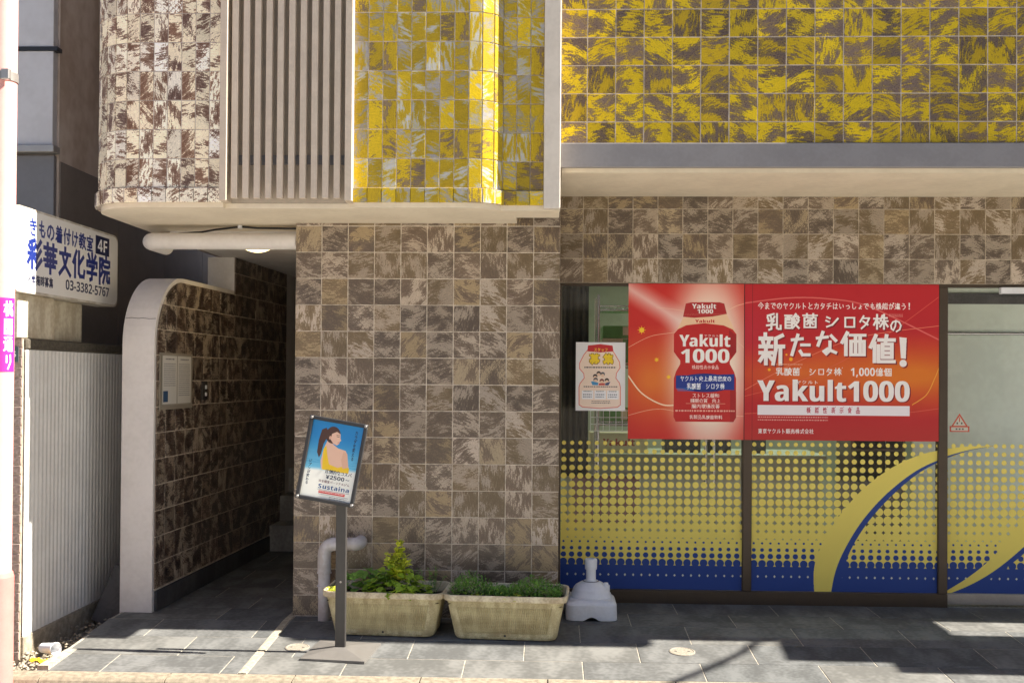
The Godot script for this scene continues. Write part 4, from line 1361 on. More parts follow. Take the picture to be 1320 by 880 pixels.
	for s in 2:
		fill(im, PackedVector2Array([Vector2(10 + s * 206, 8), Vector2(204 + s * 206, 8), Vector2(204 + s * 206, 292), Vector2(10 + s * 206, 292)]), rgb(206, 203, 196))
		greek(im, Rect2(50 + s * 206, 22, 120, 16), rgb(90, 90, 95))
		greek(im, Rect2(26 + s * 206, 52, 160, 140 if s == 0 else 200), rgb(130, 130, 135), 11 if s == 0 else 16)
	fill(im, PackedVector2Array([Vector2(20, 215), Vector2(84, 215), Vector2(84, 280), Vector2(20, 280)]), rgb(40, 74, 110))
	var nb := thing("paper_notice", "two white notice sheets in a clear sleeve on the tiled passage wall", "notice", Vector3(-2.275, 1.33, -0.03), -0.045)
	st = begin()
	uvquad(st, Vector3(0.017, -0.145, -0.07), Vector3(0.017, -0.145, -0.53), Vector3(0.017, 0.155, -0.53), Vector3(0.017, 0.155, -0.07), Vector3.RIGHT)
	obj("sheets", done(st), printed(im, 0.6), nb)
	obj("backing", boxm(Vector3(0.0096, -0.17, -0.55), Vector3(0.0145, 0.165, -0.05)), M.sleeve, nb)
	var sw := thing("switch_plate", "small wall plate with two white push buttons on the passage tiles", "switch", Vector3(-2.275, 1.265, -0.03), -0.045)
	obj("plate", cboxm(Vector3(0.0096, -0.06, -0.80), Vector3(0.019, 0.06, -0.715), 0.002), M.pole_metal, sw)
	for y in [0.022, -0.024]:
		obj("button", cboxm(Vector3(0.0185, y - 0.012, -0.782), Vector3(0.025, y + 0.012, -0.757), 0.002), M.white_plastic, sw)

# ---------------------------------------------------------------- shop front and room
func sheet(called: String, im: Image, x0: float, x1: float, y0: float, y1: float, z: float, parent: Node = null, rough := 0.5) -> MeshInstance3D:
	var st := begin()
	uvquad(st, Vector3(x0, y0, z), Vector3(x1, y0, z), Vector3(x1, y1, z), Vector3(x0, y1, z), Vector3.BACK)
	return obj(called, done(st), printed(im, rough), parent)

func pane_mesh(x0: float, x1: float, y0: float, y1: float, z: float) -> ArrayMesh:
	var st := begin()
	quad(st, Vector3(x0, y0, z), Vector3(x1, y0, z), Vector3(x1, y1, z), Vector3(x0, y1, z), Vector3.BACK)
	return done(st)

func build_shop() -> void:
	var win := thing("shop_window", "shop window with brown frame and yellow and blue halftone dot film", "window")
	obj("sill", cboxm(Vector3(0.058, -0.02, -0.56), Vector3(2.401, 0.080, -0.482), 0.004), M.frame, win)
	obj("head", boxm(Vector3(0.058, 1.925, -0.54), Vector3(3.4, 1.9425, -0.49)), M.frame, win)
	obj("mullion", cboxm(Vector3(0.058, 0.0802, -0.535), Vector3(0.072, 1.925, -0.496), 0.002), M.frame, win)
	for x in [1.174, 2.345]:
		obj("mullion", cboxm(Vector3(x, 0.0802, -0.545), Vector3(x + 0.055, 1.925, -0.484), 0.004), M.frame, win)
	for p in [[0.072, 1.174], [1.229, 2.345]]:
		obj("pane", pane_mesh(p[0], p[1], 0.0802, 1.925, -0.506), M.glass, win)
		var f := sheet("film", halftone(p[0], p[1], 0.082, 0.985), p[0] + 0.001, p[1] - 0.001, 0.082, 0.985, -0.5035, win)
		f.material_override.transparency = BaseMaterial3D.TRANSPARENCY_ALPHA
		f.material_override.roughness = 0.6
	var door := thing("automatic_door", "glass sliding door with dot film and silver bottom rail beside the window", "door")
	obj("bottom_rail", cboxm(Vector3(2.402, 0.012, -0.55), Vector3(3.4, 0.078, -0.51), 0.003), M.alu, door)
	obj("pane", pane_mesh(2.402, 3.4, 0.0782, 1.9245, -0.530), M.glass, door)
	var f2 := sheet("film", halftone(2.402, 3.0, 0.080, 0.985), 2.402, 3.0, 0.080, 0.985, -0.5275, door)
	f2.material_override.transparency = BaseMaterial3D.TRANSPARENCY_ALPHA
	f2.material_override.roughness = 0.6
	var sens := obj("sensor", cboxm(Vector3(2.70, 1.885, -0.489), Vector3(2.92, 1.924, -0.45), 0.004), M.white_plastic, door)
	obj("sensor_lens", cboxm(Vector3(2.712, 1.878, -0.482), Vector3(2.908, 1.8845, -0.452), 0.001), M.black, sens)
	# the door's warning sticker
	var sk := Image.create(180, 180, false, Image.FORMAT_RGBA8)
	sk.fill(Color(0.8, 0.3, 0.2, 0.0))
	var red := rgb(196, 74, 44)
	fill(sk, PackedVector2Array([Vector2(90, 4), Vector2(168, 128), Vector2(12, 128)]), red)
	fill(sk, PackedVector2Array([Vector2(90, 28), Vector2(146, 116), Vector2(34, 116)]), rgb(206, 204, 186))
	line(sk, Vector2(90, 44), Vector2(90, 78), 9, red)
	for x in [70, 110]:
		line(sk, Vector2(x, 92), Vector2(x, 96), 13, rgb(70, 60, 50))
	line(sk, Vector2(28, 146), Vector2(152, 146), 52, red)
	line(sk, Vector2(30, 146), Vector2(150, 146), 32, rgb(206, 204, 186))
	for x in [62, 90, 118]:
		line(sk, Vector2(x, 146), Vector2(x + 2, 146), 14, rgb(90, 70, 60))
	var s3 := sheet("warning_sticker", sk, 2.424, 2.544, 1.048, 1.168, -0.5245, null)
	s3.material_override.transparency = BaseMaterial3D.TRANSPARENCY_ALPHA
	tag(s3, "small red triangular warning sticker on the door glass", "sticker")
	# posters on the panes
	var b1 := sheet("bottle_poster", bottle_poster(), 0.478, 1.177, 0.996, 1.940, -0.4825, null)
	tag(b1, "red poster with a large red drink bottle in a pale glow", "poster", "posters in the shop window")
	var b2 := sheet("slogan_poster", slogan_poster(), 1.178, 2.344, 0.996, 1.940, -0.4825, null)
	tag(b2, "wide red poster with white Japanese slogan and large drink name", "poster", "posters in the shop window")
	var b3 := sheet("staff_poster", staff_poster(), 0.160, 0.462, 1.164, 1.582, -0.5025, null)
	tag(b3, "small white recruiting poster with a bottle outline beside the red poster", "poster", "posters in the shop window")
	# the room behind
	var room := structure("wall_room")
	obj("back_face", boxm(Vector3(0.05, -0.1, -3.1), Vector3(4.6, 2.5, -2.9)), M.room, room)
	obj("right_face", boxm(Vector3(4.4, -0.1, -2.9), Vector3(4.6, 2.47, -0.5)), M.room, room)
	var ceil_ := structure("ceiling")
	obj("ceiling_face", boxm(Vector3(0.05, 2.40, -2.9), Vector3(4.4, 2.466, -0.725)), M.room, ceil_)
	var fl := structure("floor")
	obj("floor_face", boxm(Vector3(0.05, -0.1, -2.9), Vector3(4.4, -0.002, -0.53)), M.skirting, fl)
	var tube_t := thing("fluorescent_lamp", "white fluorescent batten on the shop ceiling", "lamp", Vector3(1.5, 2.4, -1.5))
	obj("housing", cboxm(Vector3(-0.62, -0.035, -0.06), Vector3(0.62, 0, 0.06), 0.004), M.white_plastic, tube_t)
	var em := StandardMaterial3D.new()
	em.albedo_color = rgb(245, 248, 240)
	em.emission_enabled = true
	em.emission = rgb(240, 255, 240)
	em.emission_energy_multiplier = 1.0
	obj("tube", tubem([Vector3(-0.58, -0.055, 0), Vector3(0.58, -0.055, 0)], 0.016, 0.016, 12), em, tube_t)
	var ar := AreaLight3D.new()
	ar.name = "tube_light"
	ar.area_size = Vector2(1.15, 0.05)
	ar.light_energy = 0.8
	ar.light_color = rgb(240, 255, 236)
	ar.area_range = 8.0
	ar.shadow_enabled = true
	tube_t.add_child(ar)
	ar.position = Vector3(0, -0.08, 0)
	ar.rotation.x = -PI / 2
	# pale screen standing behind the door
	var scr := thing("white_screen", "pale green grey screen standing behind the glass door", "screen")
	obj("panel", boxm(Vector3(2.36, 0.0, -1.02), Vector3(3.9, 2.38, -1.0)), M.screen, scr)
	obj("rail", tubem([Vector3(2.37, 1.668, -0.985), Vector3(3.9, 1.668, -0.985)], 0.011, 0.011, 10), M.steel, scr)
	obj("top_trim", cboxm(Vector3(2.36, 1.86, -0.999), Vector3(3.9, 1.93, -0.98), 0.003), M.skirting, scr)
	# wire rack with cartons
	var rack := thing("wire_rack", "chrome wire shelf rack behind the window next to the posters", "rack")
	for p in [[0.31, -0.82], [0.31, -1.18], [1.05, -0.82], [1.05, -1.18]]:
		obj("post", tubem([Vector3(p[0], 0, p[1]), Vector3(p[0], 1.90, p[1])], 0.011, 0.011, 8), M.steel, rack)
	for y in [1.06, 1.43, 1.80]:
		var ws := begin()
		for z in 10:
			tube(ws, [Vector3(0.31, y, -0.82 - z * 0.04), Vector3(1.05, y, -0.82 - z * 0.04)], 0.003, 0.003, 5)
		for e in [[0.31, 1.05, -0.82], [0.31, 1.05, -1.18]]:
			tube(ws, [Vector3(e[0], y + 0.025, e[2]), Vector3(e[1], y + 0.025, e[2])], 0.004, 0.004, 5)
			for k in 14:
				var xa: float = lerpf(0.31, 1.05, k / 14.0)
				tube(ws, [Vector3(xa, y, e[2]), Vector3(xa + 0.026, y + 0.025, e[2]), Vector3(xa + 0.052, y, e[2])], 0.0025, 0.0025, 4)
		obj("shelf", done(ws), M.steel, rack)
	var bk := thing("wire_basket", "white wire grid basket hanging below the small white poster", "basket", Vector3(0.26, 1.03, -0.72))
	var bs := begin()
	for k in 8:
		tube(bs, [Vector3(k * 0.04, 0, 0), Vector3(k * 0.04, 0.13, 0)], 0.0022, 0.0022, 5)
		tube(bs, [Vector3(k * 0.04, 0, 0), Vector3(k * 0.04, 0, -0.09)], 0.0022, 0.0022, 5)
	for k in 4:
		tube(bs, [Vector3(0, k * 0.043, 0), Vector3(0.28, k * 0.043, 0)], 0.0025, 0.0025, 5)
	obj("grid", done(bs), M.white_plastic, bk)
	var goods := [[0.34, 0.62, 1.075, 1.17, 0, "green carton on the lowest shelf of the wire rack"], [0.66, 1.0, 1.075, 1.3, 1, "pale carton on the lowest shelf of the wire rack"], [0.34, 0.64, 1.445, 1.62, 1, "pale carton on the middle shelf of the wire rack"], [0.66, 1.0, 1.445, 1.56, 0, "green carton on the middle shelf of the wire rack"], [0.34, 0.64, 1.6205, 1.70, 0, "flat green carton stacked on the middle shelf pale carton"]]
	for g in goods:
		var c := thing("carton", g[5], "carton", Vector3.ZERO, 0.0, "cartons in the shop")
		obj("box", cboxm(Vector3(g[0], g[2], -1.14), Vector3(g[1], g[3], -0.86), 0.004), M.green if g[4] == 0 else M.carton, c)
		obj("flap_tape", boxm(Vector3((g[0] + g[1]) / 2 - 0.02, g[2] + 0.02, -0.8598), Vector3((g[0] + g[1]) / 2 + 0.02, g[3] - 0.005, -0.8588)), M.carton if g[4] == 0 else M.green, c)
	var cur := thing("dark_curtain", "dark olive curtain at the pillar end of the shop window", "curtain")
	var cs := begin()
	for k in 24:
		var xa := 0.075 + k * 0.007
		var xb := xa + 0.007
		var za := -0.68 + 0.012 * sin(k * 1.1)
		var zb := -0.68 + 0.012 * sin((k + 1) * 1.1)
		quad(cs, Vector3(xa, 0.75, za), Vector3(xb, 0.75, zb), Vector3(xb, 2.38, zb), Vector3(xa, 2.38, za), Vector3.BACK)
		quad(cs, Vector3(xa, 0.75, za - 0.004), Vector3(xb, 0.75, zb - 0.004), Vector3(xb, 2.38, zb - 0.004), Vector3(xa, 2.38, za - 0.004), Vector3.FORWARD)
	obj("cloth", done(cs), M.curtain, cur)
	var ct := thing("counter", "pale grey shop counter behind the dot film", "counter")
	obj("front", cboxm(Vector3(0.12, 0.0, -1.85), Vector3(1.85, 0.82, -1.32), 0.005), M.counter, ct)
	obj("top", cboxm(Vector3(0.09, 0.82, -1.87), Vector3(1.88, 0.85, -1.28), 0.004), M.room, ct)
	var bd := thing("red_board", "dark red notice board leaning on the counter behind the dots", "board")
	obj("panel", cboxm(Vector3(0.155, 0.36, -1.27), Vector3(0.615, 0.70, -1.25), 0.003), M.darkred, bd)
	for e in [[0.15, 0.62, 0.70, 0.706], [0.149, 0.155, 0.36, 0.70], [0.615, 0.621, 0.36, 0.70]]:
		obj("edge", boxm(Vector3(e[0], e[2], -1.272), Vector3(e[1], e[3], -1.248)), M.white_plastic, bd)
	var ci := Image.create(300, 90, false, Image.FORMAT_RGB8)
	ci.fill(rgb(206, 200, 168))
	write(ci, "Yakult", Rect2(40, 20, 220, 46), rgb(150, 40, 36), 0.1, heavy)
	var ca := thing("carton", "cream carton with red lettering standing on the shop counter", "carton", Vector3.ZERO, 0.0, "cartons in the shop")
	obj("box", cboxm(Vector3(0.28, 0.8505, -1.62), Vector3(0.68, 0.99, -1.34), 0.004), M.carton, ca)
	sheet("label", ci, 0.33, 0.63, 0.875, 0.965, -1.3385, ca)
	for b in [[0.80, 1.05, 0.851, 0.955, "wide black box on the shop counter"], [1.10, 1.26, 0.851, 0.99, "tall black box on the shop counter"], [1.40, 1.5, 0.851, 1.02, "slim black box at the end of the counter"]]:
		var k := thing("black_box", b[4], "box", Vector3.ZERO, 0.0, "black boxes on the counter")
		obj("case", cboxm(Vector3(b[0], b[2], -1.6), Vector3(b[1], b[3], -1.42), 0.006), M.black, k)
		obj("panel", boxm(Vector3(b[0] + 0.02, b[2] + 0.02, -1.4205), Vector3(b[1] - 0.02, b[3] - 0.02, -1.418)), M.dark_glass, k)
	var cab := thing("cabinet", "dark brown open cabinet behind the wide poster", "cabinet")
	for x in [1.95, 2.28]:
		obj("side", bar([x, x + 0.02, 0.0, 1.9, -1.3, -0.95]), M.frame, cab)
	for y in [0.2, 0.55, 0.9, 1.25]:
		obj("shelf", bar([1.971, 2.279, y, y + 0.02, -1.29, -0.96]), M.frame, cab)
	obj("back", boxm(Vector3(1.971, 0.0, -1.31), Vector3(2.279, 1.9, -1.301)), M.curtain, cab)

# ---------------------------------------------------------------- things on the pavement
func planter(label: String, at: Vector3, turn: float) -> Node3D:
	var t := thing("planter", label, "planter", at, turn, "planters by the pillar")
	var st := begin()
	# rings: height, length, depth; the sides carry fine upright ribs
	var rings := [[0.0, 0.53, 0.235, 0.0], [0.012, 0.545, 0.245, 0.0], [0.03, 0.552, 0.25, 0.0], [0.034, 0.552, 0.25, 1.0], [0.17, 0.608, 0.286, 1.0], [0.176, 0.610, 0.288, 0.0], [0.208, 0.622, 0.297, 0.0]]
	var N := 132
	var loop := func(w: float, d: float, rib: float) -> Array:
		var out := []
		var r := 0.05
		for c in [[1, 1, 0.0], [-1, 1, PI / 2], [-1, -1, PI], [1, -1, PI * 1.5]]:
			for k in 7:
				var a: float = c[2] + PI / 2 * k / 6.0
				out.append(Vector3(c[0] * (w / 2 - r) + cos(a) * r, 0, c[1] * (d / 2 - r) + sin(a) * r))
			if c[0] == 1 and c[1] == 1:
				for k in N:
					var f := (k + 1.0) / (N + 1)
					out.append(Vector3(lerpf(w / 2 - r, -w / 2 + r, f), 0, d / 2 + rib * 0.0036 * sin(k * PI / 1.5)))
		return out
	for i in rings.size() - 1:
		var A: Array = loop.call(rings[i][1], rings[i][2], rings[i][3])
		var B: Array = loop.call(rings[i + 1][1], rings[i + 1][2], rings[i + 1][3])
		for k in A.size():
			var l := (k + 1) % A.size()
			var ya := Vector3(0, rings[i][0], 0)
			var yb := Vector3(0, rings[i + 1][0], 0)
			quad(st, A[k] + ya, A[l] + ya, B[l] + yb, B[k] + yb, A[k] + A[l])
	obj("body", done(st), M.planter, t)
	# the rolled rim, its inner wall and a floor for the soil
	st = begin()
	var prof := [[0.206, 0.620, 0.295], [0.206, 0.650, 0.322], [0.212, 0.655, 0.327], [0.232, 0.655, 0.327], [0.238, 0.650, 0.322], [0.238, 0.634, 0.306], [0.232, 0.626, 0.299], [0.16, 0.60, 0.275]]
	for i in prof.size() - 1:
		var A := round_rect(prof[i][1], prof[i][2], 0.055)
		var B := round_rect(prof[i + 1][1], prof[i + 1][2], 0.055)
		for k in A.size():
			var l := (k + 1) % A.size()
			var a := Vector3(A[k].x, prof[i][0], A[k].y)
			var b := Vector3(A[l].x, prof[i][0], A[l].y)
			var c := Vector3(B[l].x, prof[i + 1][0], B[l].y)
			var e := Vector3(B[k].x, prof[i + 1][0], B[k].y)
			var h := Vector3(A[k].x, 0, A[k].y).normalized()
			var hint: Vector3 = [Vector3.DOWN, h, h, h + Vector3.UP, Vector3.UP, Vector3.UP - h, -h][i]
			quad(st, a, b, c, e, hint)
	obj("rim", done(st), M.planter_rim, t)
	st = begin()
	for i in 24:
		for j in 10:
			var f := func(a: int, b: int) -> Vector3:
				var x := lerpf(-0.302, 0.302, a / 24.0)
				var z := lerpf(-0.14, 0.14, b / 10.0)
				return Vector3(x, 0.187 + 0.008 * sin(x * 31.0 + z * 17.0) + 0.006 * sin(x * 77.0 - z * 60.0), z)
			quad(st, f.call(i, j), f.call(i + 1, j), f.call(i + 1, j + 1), f.call(i, j + 1), Vector3.UP)
	var so := obj("soil", done(st), M.soil, t)
	st = begin()
	var hole := []
	for k in 10:
		hole.append(Vector3(0.006 * cos(TAU * k / 10), 0.022 + 0.006 * sin(TAU * k / 10), 0.1275))
	for k in 10:
		tri(st, Vector3(0, 0.022, 0.1275), hole[k], hole[(k + 1) % 10], Vector3.BACK)
	obj("drain_hole", done(st), M.black, t)
	return t

func leaf_mesh(key: String, len_: float, wid: float) -> ArrayMesh:
	if cache.has(key):
		return cache[key]
	var st := begin()
	leaf_into(st, Transform3D.IDENTITY, len_, wid)
	cache[key] = done(st)
	return cache[key]

func leaf_into(st: SurfaceTool, t: Transform3D, len_: float, wid: float) -> void:
	# a blade along +z, folded on its midrib and drooping at the tip
	var mid := [Vector3(0, 0, 0), Vector3(0, 0.06, 0.3), Vector3(0, 0.07, 0.65), Vector3(0, 0.0, 1.0)]
	var ws := [0.0, 0.42, 0.40, 0.0]
	for s in [-1.0, 1.0]:
		for i in 3:
			var a: Vector3 = mid[i] * len_
			var b: Vector3 = mid[i + 1] * len_
			var c := b + Vector3(s * ws[i + 1] * wid, ws[i + 1] * wid * 0.25, 0)
			var d := a + Vector3(s * ws[i] * wid, ws[i] * wid * 0.25, 0)
			tri(st, t * a, t * b, t * c, t.basis.y)
			tri(st, t * a, t * c, t * d, t.basis.y)

func leaf_pose(at: Vector3, yaw: float, pitch: float) -> Transform3D:
	return Transform3D(Basis.from_euler(Vector3(pitch, yaw, rng.randf_range(-0.4, 0.4))), at)

func build_plants(p1: Node3D, p2: Node3D) -> void:
	var g := thing("leafy_shrub", "yellow green leafy shrub with a tall shoot in the planter by the sign", "plant", p1.position + Vector3(0.055, 0.19, 0.03), p1.rotation.y)
	var stem := begin()
	var young := begin()
	for s in 9:
		var tall := s == 0
		var a := s * 2.4 + 0.4
		var lean := 0.012 if tall else rng.randf_range(0.03, 0.095)
		var top := 0.30 if tall else rng.randf_range(0.13, 0.25)
		var tip := Vector3(cos(a) * lean, top, sin(a) * lean * 0.8)
		var knee := Vector3(cos(a) * lean * 0.35 + rng.randfn(0, 0.006), top * 0.5, sin(a) * lean * 0.3)
		tube(stem, [Vector3(cos(a) * 0.008, -0.01, sin(a) * 0.008), knee, tip], 0.003, 0.0012, 6)
		for k in 64 if tall else 30:
			var f := 0.3 + 0.7 * rng.randf()
			var p := knee.lerp(tip, (f - 0.3) / 0.7) + Vector3(rng.randfn(0, 0.004), 0, rng.randfn(0, 0.004))
			var yaw := k * 2.5 + rng.randfn(0, 0.3)
			var size := lerpf(0.056, 0.028, f) * rng.randf_range(0.75, 1.25)
			leaf_into(young, leaf_pose(p, yaw, rng.randf_range(-0.75, 0.25)), size, size * 0.82)
	obj("stem", done(stem), M.stem, g)
	obj("young_leaves", done(young), M.leaf_young, g).set_meta("kind", "stuff")
	var round_leaf := leaf_mesh("round leaf", 0.052, 0.05)
	for k in 150:
		var a := rng.randf() * TAU
		var rad := 0.15 * sqrt(rng.randf())
		var y := 0.02 + 0.19 * rng.randf() * (1.0 - rad / 0.19)
		var t := leaf_pose(Vector3(cos(a) * rad * 1.1, y, sin(a) * rad * 0.8 + 0.02), PI / 2 - a + rng.randfn(0, 0.6), rng.randf_range(-0.3, 0.6))
		obj("leaf", round_leaf, M.leaf, g, t.origin, t.basis.scaled(Vector3.ONE * rng.randf_range(0.7, 1.15)))
	var h := thing("broad_leaf_plant", "low dark green broad leaved plant left of the yellow green shrub", "plant", p1.position + Vector3(-0.10, 0.19, -0.02), p1.rotation.y)
	var broad := leaf_mesh("broad leaf", 0.075, 0.072)
	for k in 60:
		var a := rng.randf() * TAU
		var rad := rng.randf_range(0.02, 0.11)
		var t := leaf_pose(Vector3(cos(a) * rad * 1.3, 0.02 + rng.randf() * 0.09, sin(a) * rad), PI / 2 - a + rng.randfn(0, 0.5), rng.randf_range(-0.4, 0.5))
		obj("leaf", broad, M.leaf_dark, h, t.origin, t.basis.scaled(Vector3.ONE * rng.randf_range(0.6, 1.0)))
	var hs := begin()
	for k in 9:
		var a := k * 2.2
		tube(hs, [Vector3(0, -0.01, 0), Vector3(cos(a) * 0.04, 0.05, sin(a) * 0.035)], 0.0025, 0.0015, 5)
	obj("stem", done(hs), M.stem, h)
	# sprigs at the ends of the first planter
	var sp := thing("trailing_weed", "small pale weed hanging over the planter corner by the sign pole", "plant", p1.position + Vector3(-0.285, 0.225, 0.09))
	var sw := begin()
	for k in 40:
		var a := rng.randf() * TAU
		leaf_into(sw, leaf_pose(Vector3(cos(a) * 0.035 * rng.randf(), rng.randf_range(-0.02, 0.02), sin(a) * 0.04 * rng.randf()), rng.randf() * TAU, rng.randf_range(-0.3, 0.6)), 0.022, 0.02)
	obj("leaves", done(sw), M.leaf_young, sp)
	var sb := thing("fine_weed", "sparse wispy weed at the back of the shrub planter", "plant", p1.position + Vector3(0.16, 0.19, -0.03))
	var wb := begin()
	for k in 16:
		var base := Vector3(rng.randf_range(-0.06, 0.09), 0, rng.randf_range(-0.05, 0.06))
		var tip := base + Vector3(rng.randfn(0, 0.03), rng.randf_range(0.05, 0.17), rng.randfn(0, 0.02))
		tube(wb, [base, base.lerp(tip, 0.5) + Vector3(0.005, 0, 0), tip], 0.0014, 0.0008, 4)
		for j in 7:
			leaf_into(wb, leaf_pose(base.lerp(tip, rng.randf_range(0.2, 1.0)), rng.randf() * TAU, rng.randf_range(-0.4, 0.4)), 0.02, 0.01)
	obj("leaves", done(wb), M.leaf_dark, sb)
	# the mat of fine foliage in the second planter
	var m := begin()
	for k in 2600:
		var x := rng.randf_range(-0.29, 0.29)
		var z := rng.randf_range(-0.12, 0.14)
		var lift := 0.03 + 0.04 * exp(-pow((x + 0.21) / 0.09, 2.0)) + 0.03 * exp(-pow((x - 0.14) / 0.1, 2.0)) - 0.012 * exp(-pow((x + 0.03) / 0.07, 2.0)) * signf(-z + 0.01)
		var y := lift * rng.randf_range(0.2, 1.7)
		leaf_into(m, leaf_pose(Vector3(x, y, z), rng.randf() * TAU, rng.randf_range(-1.1, 0.2)), rng.randf_range(0.014, 0.026), rng.randf_range(0.006, 0.011))
	var gc := obj("ground_cover", done(m), M.leaf_dark)
	gc.position = p2.position + Vector3(0, 0.192, 0)
	gc.rotation.y = p2.rotation.y
	gc.set_meta("kind", "stuff")
	tag(gc, "mat of fine dark green foliage filling the planter by the parasol base", "plant")
	var tw := thing("bright_weed", "bright yellow green sprig on the front rim of the second planter", "plant", p2.position + Vector3(0.03, 0.215, 0.13))
	var tm := begin()
	for k in 60:
		var u := rng.randf()
		var c := Vector3(0.0, 0.01, 0.015) if u < 0.4 else Vector3(-0.18, 0.005, -0.01)
		leaf_into(tm, leaf_pose(c + Vector3(rng.randfn(0, 0.025), rng.randfn(0, 0.008), rng.randfn(0, 0.012)), rng.randf() * TAU, rng.randf_range(-0.3, 0.5)), 0.02, 0.014)
	obj("leaves", done(tm), M.leaf_young, tw)

